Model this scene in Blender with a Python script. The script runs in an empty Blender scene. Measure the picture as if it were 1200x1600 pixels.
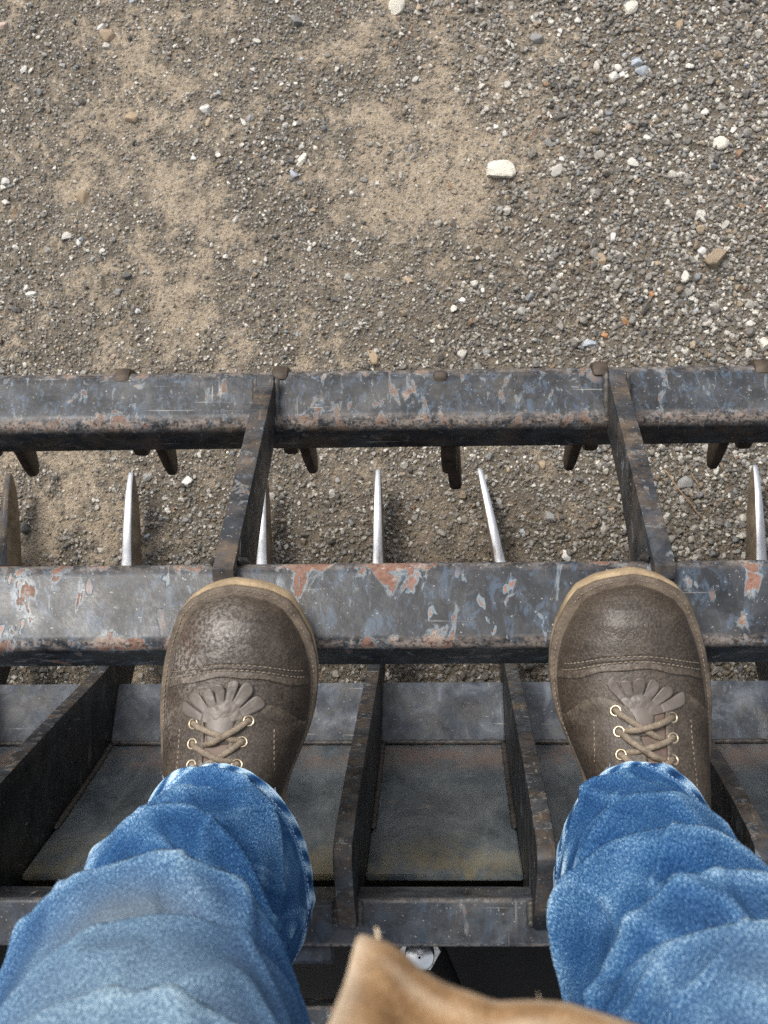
import bpy, bmesh, math, random
import numpy as np
from mathutils import Vector, Matrix, Euler

random.seed(7)
rng = np.random.default_rng(11)
SC = bpy.context.scene
COL = SC.collection
PI = math.pi

# ------------------------------------------------------------------ camera
CAM_H = 1.75
cd = bpy.data.cameras.new('camera')
cam = bpy.data.objects.new('camera', cd)
COL.objects.link(cam)
cam.location = (0, 0, CAM_H)
cam.rotation_euler = (math.atan(150 / 2220), math.atan(90 / 2220), math.radians(-.42))
cd.sensor_fit = 'VERTICAL'
cd.sensor_height = 24
cd.sensor_width = 18
cd.lens = 2220 / 1600 * 24
cd.clip_start = 0.02
cd.clip_end = 400
cd.dof.use_dof = True
cd.dof.focus_distance = 1.22
cd.dof.aperture_fstop = 13.0
SC.camera = cam

# ------------------------------------------------------------------ light
SUN_EL, SUN_AZ = math.radians(58), math.radians(-38)      # azimuth from +Y towards +X
w = bpy.data.worlds.new('World')
SC.world = w
w.use_nodes = True
wn = w.node_tree
wn.nodes.clear()
sky = wn.nodes.new('ShaderNodeTexSky')
sky.sky_type = 'NISHITA'
sky.sun_disc = False
sky.sun_elevation = SUN_EL
sky.sun_rotation = SUN_AZ
sky.dust_density = 4.0
sky.air_density = 1.0
hs = wn.nodes.new('ShaderNodeHueSaturation')
hs.inputs['Saturation'].default_value = 0.35             # overcast: the blue is veiled by cloud
bg = wn.nodes.new('ShaderNodeBackground')
bg.inputs['Strength'].default_value = 0.15
wo = wn.nodes.new('ShaderNodeOutputWorld')
wn.links.new(sky.outputs[0], hs.inputs['Color'])
wn.links.new(hs.outputs[0], bg.inputs['Color'])
wn.links.new(bg.outputs[0], wo.inputs['Surface'])
sl = bpy.data.lights.new('sun', 'SUN')
sl.energy = 1.3
sl.angle = math.radians(14)
sl.color = (1.0, 0.95, 0.87)
sun = bpy.data.objects.new('sun', sl)
COL.objects.link(sun)
sdir = Vector((math.cos(SUN_EL) * math.sin(SUN_AZ), math.cos(SUN_EL) * math.cos(SUN_AZ), math.sin(SUN_EL)))
sun.rotation_euler = sdir.to_track_quat('Z', 'Y').to_euler()
sun.location = sdir * 20
SC.view_settings.view_transform = 'Standard'
SC.view_settings.look = 'None'
SC.view_settings.exposure = 0.80
SC.view_settings.gamma = 1
SC.view_settings.use_curve_mapping = False
SC.render.engine = 'CYCLES'
SC.cycles.max_bounces = 6
SC.cycles.use_denoising = False

# ------------------------------------------------------------------ node helper
class NT:
    def __init__(s, name):
        s.m = bpy.data.materials.new(name)
        s.m.use_nodes = True
        s.t = s.m.node_tree
        s.b = s.t.nodes['Principled BSDF']
        s.tc = s.t.nodes.new('ShaderNodeTexCoord')
    def obj(s): return s.tc.outputs['Object']
    def uv(s): return s.tc.outputs['UV']
    def put(s, sock, v):
        if hasattr(v, 'is_output') or isinstance(v, bpy.types.NodeSocket): s.t.links.new(v, sock)
        else:
            if isinstance(v, (tuple, list)) and len(v) == 3 and sock.type == 'RGBA': v = (*v, 1)
            sock.default_value = v
    def map(s, vec, scale=(1, 1, 1), rot=(0, 0, 0), loc=(0, 0, 0)):
        n = s.t.nodes.new('ShaderNodeMapping')
        s.put(n.inputs['Vector'], vec)
        n.inputs['Scale'].default_value = scale
        n.inputs['Rotation'].default_value = rot
        n.inputs['Location'].default_value = loc
        return n.outputs[0]
    def noise(s, vec, scale, detail=4, rough=.55, dist=0):
        n = s.t.nodes.new('ShaderNodeTexNoise')
        s.put(n.inputs['Vector'], vec)
        for k, v in (('Scale', scale), ('Detail', detail), ('Roughness', rough), ('Distortion', dist)): s.put(n.inputs[k], v)
        return n.outputs['Fac']
    def voro(s, vec, scale, feature='F1', out='Distance', rnd=1):
        n = s.t.nodes.new('ShaderNodeTexVoronoi')
        n.feature = feature
        s.put(n.inputs['Vector'], vec)
        n.inputs['Scale'].default_value = scale
        n.inputs['Randomness'].default_value = rnd
        return n.outputs[out]
    def sm(s, f, lo, hi, a=0., b=1.):
        n = s.t.nodes.new('ShaderNodeMapRange')
        n.interpolation_type = 'SMOOTHSTEP'
        s.put(n.inputs['Value'], f)
        for k, v in ((1, lo), (2, hi), (3, a), (4, b)): n.inputs[k].default_value = v
        return n.outputs[0]
    def ma(s, op, a, b=0., c=None, clamp=False):
        n = s.t.nodes.new('ShaderNodeMath')
        n.operation = op
        n.use_clamp = clamp
        s.put(n.inputs[0], a); s.put(n.inputs[1], b)
        if c is not None: s.put(n.inputs[2], c)
        return n.outputs[0]
    def mix(s, f, a, b, mode='MIX'):
        n = s.t.nodes.new('ShaderNodeMix')
        n.data_type = 'RGBA'
        n.blend_type = mode
        s.put(n.inputs[0], f); s.put(n.inputs[6], a); s.put(n.inputs[7], b)
        return n.outputs[2]
    def ramp(s, f, stops, interp='LINEAR'):
        n = s.t.nodes.new('ShaderNodeValToRGB')
        n.color_ramp.interpolation = interp
        e = n.color_ramp.elements
        while len(e) < len(stops): e.new(.5)
        for k, (p, c) in enumerate(stops):
            e[k].position = p
            e[k].color = (*c, 1) if len(c) == 3 else c
        s.put(n.inputs[0], f)
        return n.outputs[0]
    def attr(s, name, out='Fac'):
        n = s.t.nodes.new('ShaderNodeAttribute')
        n.attribute_name = name
        return n.outputs[out]
    def rnd(s):
        return s.t.nodes.new('ShaderNodeObjectInfo').outputs['Random']
    def bump(s, h, strength=.4, dist=.002, prev=None):
        n = s.t.nodes.new('ShaderNodeBump')
        n.inputs['Strength'].default_value = strength
        n.inputs['Distance'].default_value = dist
        s.put(n.inputs['Height'], h)
        if prev is not None: s.put(n.inputs['Normal'], prev)
        return n.outputs[0]
    def out(s, col=None, rough=None, metal=None, normal=None, spec=None, **kw):
        for k, v in (('Base Color', col), ('Roughness', rough), ('Metallic', metal), ('Normal', normal), ('Specular IOR Level', spec)):
            if v is not None: s.put(s.b.inputs[k], v)
        for k, v in kw.items(): s.put(s.b.inputs[k.replace('_', ' ')], v)
        return s.m

# ------------------------------------------------------------------ materials
def painted_steel(name, chip=.60, cs=13., rust=(.22, .085, .05), stretch=(1, .55, 1), blue=1., dusty=.5, gloss=.40, dark=1.0, scr=1.0, edge=1.0, spots=1.0, big_w=.30, dust_col=(.16, .142, .118)):
    n = NT(name)
    o = n.obj()
    v = n.map(o, stretch)
    wear = n.attr('wear')
    big = n.noise(o, 5.5, 3, .5)
    mid = n.noise(v, cs * 2.1, 8, .60, .5)
    fine = n.noise(o, 260, 4, .7)
    base = n.ramp(n.noise(n.map(o, (1, .7, 1)), 30, 9, .72, .5), [(.32, (.007 * dark, .008 * dark, .010 * dark)), (.50, (.022 * dark, .025 * dark, .030 * dark)), (.70, (.060 * dark, .066 * dark, .075 * dark))])
    bl = n.sm(n.noise(v, cs * 4.2, 9, .74, .7), .50, .62)
    base = n.mix(n.ma('MULTIPLY', bl, .60 * blue), base, n.mix(n.noise(o, 60, 4), (.025, .048, .085), (.085, .115, .15)))
    fld = n.ma('ADD', n.ma('ADD', mid, n.ma('MULTIPLY', n.ma('SUBTRACT', big, .5), big_w)), n.ma('MULTIPLY', wear, n.ma('MULTIPLY_ADD', n.noise(o, 48, 6, .7), .55, -.17)))
    rim = n.sm(fld, chip - .050, chip - .004)
    core = n.sm(fld, chip, chip + .012)
    rimc = n.mix(n.noise(o, 90, 4, .7), (.08, .12, .155), (.28, .30, .30))
    c = n.mix(n.ma('MULTIPLY', rim, .70), base, rimc)
    rc = n.mix(n.noise(o, 150, 6, .75), tuple(x * .45 for x in rust), tuple(min(1, x * 1.35 + .015) for x in rust))
    rc = n.mix(n.sm(n.noise(o, 70, 5, .65), .50, .64), rc, (.27, .225, .19))
    c = n.mix(n.ma('MULTIPLY', core, .92), c, rc)
    # little pale blisters and runs where the paint has let go
    ds = n.noise(n.map(o, (1, .42, .42)), 75, 3, .55, .35)
    sel = n.sm(n.noise(o, 12, 3, .6), .46, .58)
    sp1 = n.ma('MULTIPLY', n.sm(ds, .630, .652), sel)
    sp2 = n.ma('MULTIPLY', n.sm(ds, .668, .684), sel)
    c = n.mix(n.ma('MULTIPLY', sp1, .60 * spots), c, (.20, .25, .28))
    c = n.mix(n.ma('MULTIPLY', sp2, .85 * spots), c, n.mix(n.noise(o, 200, 3), tuple(x * .6 for x in rust), tuple(x * 1.5 for x in rust)))
    # bare scuffed steel and dark pits along the rounded edges
    ew = n.ma('MULTIPLY', wear, n.sm(n.noise(n.map(o, (.5, 1, 1)), 95, 6, .75), .38, .62))
    c = n.mix(n.ma('MULTIPLY', ew, .62 * edge), c, n.mix(n.noise(o, 130, 4, .7), (.14, .105, .085), (.42, .36, .31)))
    pit = n.sm(n.noise(o, 300, 4, .65), .50, .60)
    c = n.mix(n.ma('MULTIPLY', n.ma('MULTIPLY', pit, n.ma('MAXIMUM', wear, n.ma('MULTIPLY', core, .45))), .8), c, (.012, .011, .011))
    s1 = n.sm(n.noise(n.map(o, (9, 320, 40), (0, 0, .55)), 1, 2, .5, .3), .67, .72)
    s2 = n.sm(n.noise(n.map(o, (280, 8, 40), (0, 0, .25)), 1, 2, .5, .3), .68, .73)
    sc_ = n.ma('MULTIPLY', n.ma('MAXIMUM', s1, s2), n.sm(n.noise(o, 17, 3), .47, .60))
    c = n.mix(n.ma('MULTIPLY', sc_, .6 * scr), c, (.36, .34, .31))
    d = n.ma('MULTIPLY', n.sm(n.noise(o, 24, 8, .75), .42, .70), dusty * .6)
    c = n.mix(d, c, dust_col)
    sp = n.sm(n.noise(o, 420, 2, .5), .68, .74)
    c = n.mix(n.ma('MULTIPLY', sp, .55), c, (.42, .40, .36))
    r = n.ma('ADD', n.ma('MULTIPLY', core, .3), n.ma('MULTIPLY_ADD', n.noise(o, 40, 6, .75), .55, gloss - .22), clamp=True)
    h = n.ma('SUBTRACT', n.ma('MULTIPLY', fine, .25), n.ma('MULTIPLY', n.ma('ADD', core, sp1), .6))
    return n.out(c, r, 0.0, n.bump(h, .5, .0012, n.bump(n.noise(o, 14, 3), .22, .004)), .24)

M = {}
M['bar_near'] = painted_steel('worn_bar_paint', .625, 20, rust=(.19, .082, .047), stretch=(1, .5, 1), blue=1.2, dusty=.25, edge=1.2, big_w=.20, gloss=.27, dark=.80, scr=.45)
M['bar_far'] = painted_steel('weathered_bar_paint', .622, 36, rust=(.17, .092, .062), stretch=(1, .5, 1), blue=1.4, dusty=.5, gloss=.36, edge=1.3, spots=.7, big_w=.2, dark=.9)
M['plate'] = painted_steel('dark_plate_paint', .74, 9, rust=(.12, .055, .03), blue=.12, dusty=.30, gloss=.44, dark=.50, scr=.8, spots=.3)
M['plate_edge'] = painted_steel('rubbed_plate_edge', .64, 40, rust=(.12, .07, .04), blue=0, dusty=1.4, gloss=.55, dark=1.3, spots=.4, dust_col=(.125, .090, .060))
M['jaw_plate'] = painted_steel('scuffed_jaw_plate', .69, 14, rust=(.16, .09, .06), blue=.1, dusty=.8, gloss=.46, dark=.7, scr=1.5, spots=.4, dust_col=(.135, .108, .08))
M['panel'] = painted_steel('scuffed_panel_paint', .72, 12, rust=(.17, .09, .055), stretch=(1, .6, .6), blue=.55, dusty=.65, gloss=.34, dark=2.5, spots=.35)
M['tube'] = painted_steel('rail_paint', .70, 14, blue=.8, dusty=.5, gloss=.42, dark=1.6, spots=.6)

def m_backpanel():
    n = NT('stained_back_panel')
    o = n.obj()
    sep = n.t.nodes.new('ShaderNodeSeparateXYZ')
    n.put(sep.inputs[0], o)
    z = sep.outputs['Z']
    base = n.ramp(n.noise(n.map(o, (1, 1, .5)), 19, 9, .7, .6), [(.28, (.025, .033, .040)), (.5, (.085, .102, .115)), (.74, (.20, .22, .228))])
    rust = n.ma('MULTIPLY', n.sm(z, .165, .20), n.sm(z, .27, .215))
    rust = n.ma('MULTIPLY', rust, n.sm(n.noise(n.map(o, (1, 1, .6)), 28, 6, .7), .36, .60))
    c = n.mix(n.ma('MULTIPLY', rust, .7), base, (.17, .115, .09))
    lich = n.ma('MULTIPLY', n.sm(z, .39, .50), n.sm(n.noise(n.map(o, (1, 1, .45)), 24, 7, .72, .4), .41, .58))
    c = n.mix(n.ma('MULTIPLY', lich, .55), c, n.mix(n.noise(o, 60, 4), (.16, .12, .045), (.27, .23, .12)))
    fl = n.sm(n.noise(o, 44, 3, .5), .69, .72)
    c = n.mix(n.ma('MULTIPLY', fl, .7), c, (.24, .19, .15))
    dr = n.sm(n.noise(n.map(o, (75, 20, 6)), 1, 4, .6, .2), .58, .72)
    c = n.mix(n.ma('MULTIPLY', dr, .4), c, (.15, .16, .16))
    sp = n.sm(n.noise(o, 380, 2, .5), .68, .75)
    c = n.mix(n.ma('MULTIPLY', sp, .5), c, (.32, .30, .27))
    return n.out(c, n.ma('MULTIPLY_ADD', n.noise(o, 33, 5, .7), .45, .02), 0, n.bump(n.noise(o, 90, 6, .7), .3, .0012, n.bump(n.noise(o, 9, 2), .3, .006)), .5)
M['back'] = m_backpanel()

def m_bright():
    n = NT('polished_worn_steel')
    o = n.obj()
    g = n.noise(n.map(o, (300, 14, 60)), 1, 4, .6)
    d = n.sm(n.noise(n.map(o, (1, .4, 1)), 60, 4, .6), .55, .72)
    return n.out(n.mix(n.ma('MULTIPLY', d, .7), n.mix(g, (.26, .27, .285), (.50, .51, .53)), (.12, .095, .065)), n.ma('MULTIPLY_ADD', g, .25, .30), n.ma('MULTIPLY_ADD', d, -.5, .95), n.bump(g, .2, .0008))
M['bright'] = m_bright()
def m_tine_side():
    n = NT('dirty_tine_side')
    o = n.obj()
    c = n.ramp(n.noise(n.map(o, (1, 1, .5)), 45, 7, .7), [(.3, (.075, .056, .038)), (.55, (.19, .145, .095)), (.75, (.32, .25, .17))])
    return n.out(c, .8, .1, n.bump(n.noise(o, 150, 5), .5, .001))
M['tine_side'] = m_tine_side()
def m_simple(name, a, b, scale, rough, metal=0., bs=.3, bd=.001, detail=5):
    n = NT(name)
    o = n.obj()
    f = n.noise(o, scale, detail, .65)
    return n.out(n.ramp(f, [(.3, a), (.7, b)]), rough, metal, n.bump(n.noise(o, scale * 4, 4, .6), bs, bd))
M['black'] = m_simple('shade_black_steel', (.004, .004, .004), (.012, .011, .010), 20, .65)  # near-black steel, deep shade behind the rear tube put into the colour
M['weld'] = m_simple('weld_metal', (.02, .02, .021), (.085, .075, .065), 70, .5, .2, .6)
M['tooth'] = m_simple('rusty_tooth_steel', (.014, .011, .009), (.085, .06, .04), 55, .6, .3)
M['zinc'] = m_simple('zinc_plated_steel', (.55, .55, .53), (.8, .8, .78), 40, .28, .95)
M['hose'] = m_simple('black_hose_rubber', (.01, .01, .01), (.025, .025, .025), 60, .6)
M['pink_rail'] = painted_steel('rusted_rail_paint', .56, 22, rust=(.17, .085, .065), blue=.3, dusty=.4)

def m_leather(name, dk=1.0):
    n = NT(name)
    o = n.obj()
    base = n.ramp(n.noise(o, 38, 7, .65, .3), [(.30, (.030 * dk, .022 * dk, .016 * dk)), (.52, (.062 * dk, .046 * dk, .034 * dk)), (.75, (.105 * dk, .082 * dk, .062 * dk))])
    pore = n.noise(o, 520, 4, .65)
    c = n.mix(n.ma('MULTIPLY', n.sm(pore, .46, .60), .5), base, (.15 * dk, .118 * dk, .088 * dk))
    dkp = n.sm(n.noise(o, 640, 3, .6), .56, .66)
    c = n.mix(n.ma('MULTIPLY', dkp, .7), c, (.012, .009, .007))
    scuff = n.ma('MULTIPLY', n.attr('scuff'), n.sm(n.noise(o, 330, 4, .7), .44, .60))
    c = n.mix(n.ma('MULTIPLY', scuff, .75), c, (.27, .245, .22))
    rust = n.ma('MULTIPLY', n.attr('rusty'), n.sm(n.noise(o, 260, 4, .7), .46, .60))
    c = n.mix(n.ma('MULTIPLY', rust, .7), c, (.10, .048, .026))
    dust = n.ma('MULTIPLY', n.attr('crease'), n.sm(n.noise(o, 240, 4, .7), .35, .65))
    c = n.mix(n.ma('MULTIPLY', dust, .75), c, (.23, .185, .135))
    gl = n.ma('MULTIPLY_ADD', n.attr('shine'), -.20, .53)
    r = n.ma('ADD', gl, n.ma('MULTIPLY', n.ma('SUBTRACT', n.noise(o, 300, 4, .6), .5), .5), clamp=True)
    hgt = n.ma('ADD', n.ma('MULTIPLY', pore, .6), n.ma('MULTIPLY', n.noise(o, 130, 5, .6), .8))
    return n.out(c, r, 0, n.bump(hgt, .55, .0012), .45)
M['leather'] = m_leather('oiled_brown_leather', .68)
M['kiltie'] = m_simple('smooth_grey_brown_leather', (.062, .050, .041), (.130, .107, .090), 60, .45, 0, .25, .0008)
M['tongue'] = m_simple('tongue_leather', (.07, .045, .034), (.16, .11, .08), 60, .6, 0, .4)
M['welt'] = m_simple('welt_leather', (.045, .032, .022), (.15, .115, .08), 90, .65, 0, .5)
M['sole'] = m_simple('tan_sole_rubber', (.15, .105, .06), (.40, .30, .18), 45, .7, 0, .5)
M['lace'] = m_simple('waxed_lace', (.10, .078, .055), (.24, .19, .135), 190, .7, 0, .8, .0008)
M['stitch'] = m_simple('dusty_thread', (.14, .11, .08), (.28, .23, .17), 120, .8)
M['brass'] = m_simple('dull_brass', (.38, .30, .19), (.62, .52, .37), 200, .30, .9, .1)
M['hole'] = m_simple('eyelet_hole', (.012, .010, .008), (.02, .016, .012), 60, .9)

def m_denim():
    n = NT('washed_denim')
    u = n.uv()
    f1 = n.noise(n.map(u, (1, .55, 1), (0, 0, .5)), 900, 4, .75)
    f2 = n.noise(n.map(u, (1.6, .35, 1), (0, 0, -.6)), 1700, 2, .6)
    blot = n.noise(u, 26, 5, .6)
    sp = n.ma('ADD', n.ma('MULTIPLY', f1, .55), n.ma('MULTIPLY', f2, .45))
    fade_shade = n.attr('fade_shade')
    k = n.ma('ADD', n.ma('ADD', sp, n.ma('MULTIPLY', n.ma('SUBTRACT', blot, .5), .22)), n.ma('MULTIPLY', fade_shade, .17))
    c = n.ramp(k, [(.37, (.004, .017, .058)), (.46, (.009, .046, .135)), (.54, (.028, .090, .208)), (.61, (.095, .205, .345)), (.71, (.42, .56, .68))])
    grey = n.attr('greyed')
    c = n.mix(n.ma('MULTIPLY', grey, .66), c, n.mix(n.sm(sp, .32, .68), (.045, .095, .145), (.29, .37, .41)))
    br = n.attr('stain')
    c = n.mix(n.ma('MULTIPLY', br, .5), c, (.15, .16, .15))
    tw = n.t.nodes.new('ShaderNodeTexWave')
    n.put(tw.inputs['Vector'], n.map(u, (1, 1, 1), (0, 0, .9)))
    tw.inputs['Scale'].default_value = 260
    tw.inputs['Distortion'].default_value = 1.0
    h = n.ma('ADD', n.ma('MULTIPLY', tw.outputs['Fac'], .35), sp)
    return n.out(c, .88, 0, n.bump(h, .5, .0011, n.bump(n.noise(u, 70, 4, .6), .3, .003)), .12)
M['denim'] = m_denim()
M['thread'] = m_simple('pale_blue_thread', (.16, .24, .36), (.42, .52, .64), 300, .85)
def m_duck():
    n = NT('brown_duck_canvas')
    u = n.uv()
    weave = n.noise(n.map(u, (1, .4, 1)), 900, 2, .5)
    b = n.noise(u, 45, 7, .75)
    c = n.ramp(n.ma('ADD', n.ma('MULTIPLY', b, .75), n.ma('MULTIPLY', weave, .25)), [(.36, (.13, .070, .030)), (.5, (.31, .180, .085)), (.64, (.46, .30, .165))])
    wr = n.attr('worn')
    c = n.mix(n.ma('MULTIPLY', wr, .75), c, (.66, .54, .40))
    st = n.sm(n.noise(u, 24, 3, .5), .62, .72)
    c = n.mix(n.ma('MULTIPLY', st, .4), c, (.14, .085, .045))
    return n.out(c, .9, 0, n.bump(weave, .5, .001), .15)
M['duck'] = m_duck()

def m_ground():
    n = NT('gravelly_soil')
    o = n.obj()
    sand = n.attr('sand')
    brown_tone = n.attr('brown_tone')
    soil = n.ramp(n.noise(o, 90, 7, .72), [(.3, (.070, .058, .043)), (.55, (.150, .127, .096)), (.75, (.27, .232, .178))])
    snd = n.ramp(n.noise(o, 190, 7, .72), [(.28, (.175, .140, .100)), (.52, (.305, .250, .184)), (.76, (.44, .375, .29))])
    f = n.sm(n.ma('ADD', sand, n.ma('MULTIPLY', n.ma('SUBTRACT', n.noise(o, 150, 7, .75), .5), 1.5)), .30, .72)
    c = n.mix(f, soil, snd)
    v = n.t.nodes.new('ShaderNodeTexVoronoi')
    v.inputs['Scale'].default_value = 330
    n.put(v.inputs['Vector'], o)
    grit = n.ramp(n.noise(v.outputs['Color'], 6, 1), [(.3, (.05, .048, .044)), (.5, (.16, .15, .135)), (.62, (.26, .245, .22)), (.72, (.5, .48, .44))])
    gm = n.ma('MULTIPLY', n.sm(v.outputs['Distance'], .42, .30), n.ma('MULTIPLY_ADD', f, -.75, .85))
    c = n.mix(gm, c, grit)
    c = n.mix(n.ma('MULTIPLY', brown_tone, .55), c, (.085, .066, .047))
    h = n.ma('ADD', n.ma('MULTIPLY', n.sm(v.outputs['Distance'], .55, .1), .55), n.noise(o, 260, 6, .7))
    return n.out(c, .95, 0, n.bump(h, .8, .0022, n.bump(n.noise(o, 60, 5, .65), .5, .006)), .2)
M['ground'] = m_ground()
def m_gravel():
    n = NT('crushed_gravel')
    o = n.obj()
    c = n.attr('tint', 'Color')
    t = n.noise(o, 420, 4, .65)
    c = n.mix(n.sm(t, .35, .7), n.mix(.4, c, (.0, .0, .0)), c)
    return n.out(c, .82, 0, n.bump(n.noise(o, 900, 3), .3, .0006), .35)
M['gravel'] = m_gravel()
def m_stone(name, a, b, pits=0.0, sc=160):
    n = NT(name)
    o = n.obj()
    v = n.t.nodes.new('ShaderNodeVectorMath')
    v.operation = 'ADD'
    n.put(v.inputs[0], o)
    n.put(v.inputs[1], n.rnd())
    f = n.noise(v.outputs[0], sc, 6, .7)
    c = n.ramp(f, [(.3, a), (.68, b)])
    c = n.mix(n.ma('MULTIPLY', n.rnd(), .35), c, n.mix(.5, a, (.05, .045, .04)))
    if pits:
        p = n.sm(n.voro(v.outputs[0], 170), .22, .12)
        p = n.ma('MULTIPLY', p, n.sm(n.noise(v.outputs[0], 90, 2), .46, .6))
        c = n.mix(n.ma('MULTIPLY', p, pits), c, (.12, .11, .09))
        return n.out(c, .85, 0, n.bump(n.ma('SUBTRACT', n.noise(o, 300, 4), p), .7, .0015), .3)
    return n.out(c, .8, 0, n.bump(n.noise(o, 350, 5, .65), .5, .0012), .35)
STONE = {
    'grey': m_stone('grey_stone', (.15, .147, .138), (.36, .35, .33)),
    'dark': m_stone('dark_stone', (.055, .053, .05), (.15, .145, .135)),
    'pale': m_stone('pale_stone', (.34, .325, .29), (.58, .555, .50)),
    'white': m_stone('white_stone', (.50, .485, .45), (.74, .72, .67)),
    'cream': m_stone('cream_stone', (.56, .52, .42), (.85, .81, .70), .8),
    'tan': m_stone('tan_stone', (.24, .175, .11), (.46, .36, .25)),
    'rough': m_stone('rough_tan_stone', (.20, .15, .095), (.50, .40, .29), .6, 110),
    'orange': m_stone('rust_orange_stone', (.26, .13, .06), (.48, .27, .14)),
    'blue': m_stone('bluish_stone', (.26, .29, .32), (.52, .56, .60)),
    'pink': m_stone('pinkish_stone', (.33, .25, .20), (.55, .44, .36)),
}
M['twig'] = m_simple('dry_twig', (.16, .10, .055), (.34, .24, .14), 200, .85)
M['needle'] = m_simple('rusty_needle', (.20, .08, .035), (.36, .17, .08), 200, .8)

# ------------------------------------------------------------------ object helpers
def link(o, parent=None):
    COL.objects.link(o)
    if parent is not None: o.parent = parent
    return o
def tag(o, label=None, cat=None, group=None, kind=None):
    if label: o['label'] = label
    if cat: o['category'] = cat
    if group: o['group'] = group
    if kind: o['kind'] = kind
    return o
def empty(name, loc=(0, 0, 0)):
    o = bpy.data.objects.new(name, None)
    o.empty_display_size = .05
    o.location = loc
    return link(o)
def np_mesh(name, V, F, attrs=None, uv=None, smooth=True):
    V = np.asarray(V, np.float32); F = np.asarray(F, np.int32)
    me = bpy.data.meshes.new(name)
    me.vertices.add(len(V)); me.vertices.foreach_set('co', V.ravel())
    m, k = F.shape
    me.loops.add(m * k); me.loops.foreach_set('vertex_index', F.ravel())
    me.polygons.add(m); me.polygons.foreach_set('loop_start', np.arange(m, dtype=np.int32) * k)
    me.update(calc_edges=True)
    me.polygons.foreach_set('use_smooth', np.full(m, smooth))
    for a, d in (attrs or {}).items():
        d = np.asarray(d, np.float32)
        if d.ndim == 1: me.attributes.new(a, 'FLOAT', 'POINT').data.foreach_set('value', d)
        else: me.attributes.new(a, 'FLOAT_COLOR', 'POINT').data.foreach_set('color', np.c_[d, np.ones(len(d), np.float32)].astype(np.float32).ravel())
    if uv is not None:
        l = me.uv_layers.new(name='UVMap')
        l.data.foreach_set('uv', np.asarray(uv, np.float32)[F.ravel()].ravel())
    return me
def np_obj(name, V, F, mat, parent=None, **kw):
    me = np_mesh(name, V, F, **kw)
    me.materials.append(mat)
    return link(bpy.data.objects.new(name, me), parent)
def grid_faces(a, b, wrap_b=False):
    i, j = np.meshgrid(np.arange(a - 1), np.arange(b if wrap_b else b - 1), indexing='ij')
    j2 = (j + 1) % b
    return np.stack([i * b + j, (i + 1) * b + j, (i + 1) * b + j2, i * b + j2], -1).reshape(-1, 4)
def bm_obj(name, bm, mats, parent=None, smooth=None):
    me = bpy.data.meshes.new(name)
    bmesh.ops.recalc_face_normals(bm, faces=bm.faces)
    bm.to_mesh(me); bm.free()
    for m in (mats if isinstance(mats, (list, tuple)) else [mats]): me.materials.append(m)
    if smooth is not None:
        me.polygons.foreach_set('use_smooth', np.full(len(me.polygons), True))
        me.set_sharp_from_angle(angle=math.radians(smooth))
    return link(bpy.data.objects.new(name, me), parent)
def plate(name, prof, x, th, mats, parent=None, bevel=.0015, edge_mat=None, shift=None, cut=None):
    """a profile of (Y, Z) points cut from sheet of thickness th, standing at X"""
    bm = bmesh.new()
    vs = [bm.verts.new((-th / 2, y, z)) for y, z in prof]
    f = bm.faces.new(vs)
    r = bmesh.ops.extrude_face_region(bm, geom=[f])
    bmesh.ops.translate(bm, vec=(th, 0, 0), verts=[v for v in r['geom'] if isinstance(v, bmesh.types.BMVert)])
    bmesh.ops.recalc_face_normals(bm, faces=bm.faces)
    if bevel: bmesh.ops.bevel(bm, geom=[e for e in bm.edges if e.calc_face_angle(0) > .9], offset=bevel, segments=2, affect='EDGES', profile=.5)
    if cut is not None: bmesh.ops.bisect_plane(bm, geom=bm.verts[:] + bm.edges[:] + bm.faces[:], plane_co=(0, cut, 0), plane_no=(0, 1, .25))
    for f in bm.faces:
        if edge_mat: f.material_index = edge_mat(f)
    for v in bm.verts:
        if shift: v.co.x += shift(v.co.y, v.co.z)
        v.co.x += x
    return bm_obj(name, bm, mats, parent, 35)
def box_bm(bm, lo, hi, bevel=.002):
    r = bmesh.ops.create_cube(bm, size=1)
    vs = r['verts']
    for v in vs:
        v.co = Vector([(lo[i] + hi[i]) / 2 + v.co[i] * (hi[i] - lo[i]) for i in range(3)])
    if bevel:
        es = list({e for v in vs for e in v.link_edges})
        bmesh.ops.bevel(bm, geom=es, offset=bevel, segments=2, affect='EDGES', profile=.5)
def sweep(P, rad, ns=8, flat=1.0):
    """tube along points P (n x 3) with radii"""
    P = np.asarray(P, float); n = len(P)
    rad = np.broadcast_to(np.asarray(rad, float), (n,))
    T = np.gradient(P, axis=0); T /= np.linalg.norm(T, axis=1)[:, None] + 1e-12
    up = np.array([0, 0, 1.]) if abs(T[:, 2]).mean() < .8 else np.array([0, 1., 0])
    A = np.cross(T, up); A /= np.linalg.norm(A, axis=1)[:, None] + 1e-12
    B = np.cross(A, T)
    th = np.linspace(0, 2 * PI, ns, endpoint=False)
    V = P[:, None] + rad[:, None, None] * (A[:, None] * np.cos(th)[None, :, None] + flat * B[:, None] * np.sin(th)[None, :, None])
    return V.reshape(-1, 3), grid_faces(n, ns, True)
def joined(parts):
    V, F, k = [], [], 0
    for v, f in parts:
        V.append(v); F.append(np.asarray(f) + k); k += len(v)
    return np.concatenate(V), np.concatenate(F)
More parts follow.
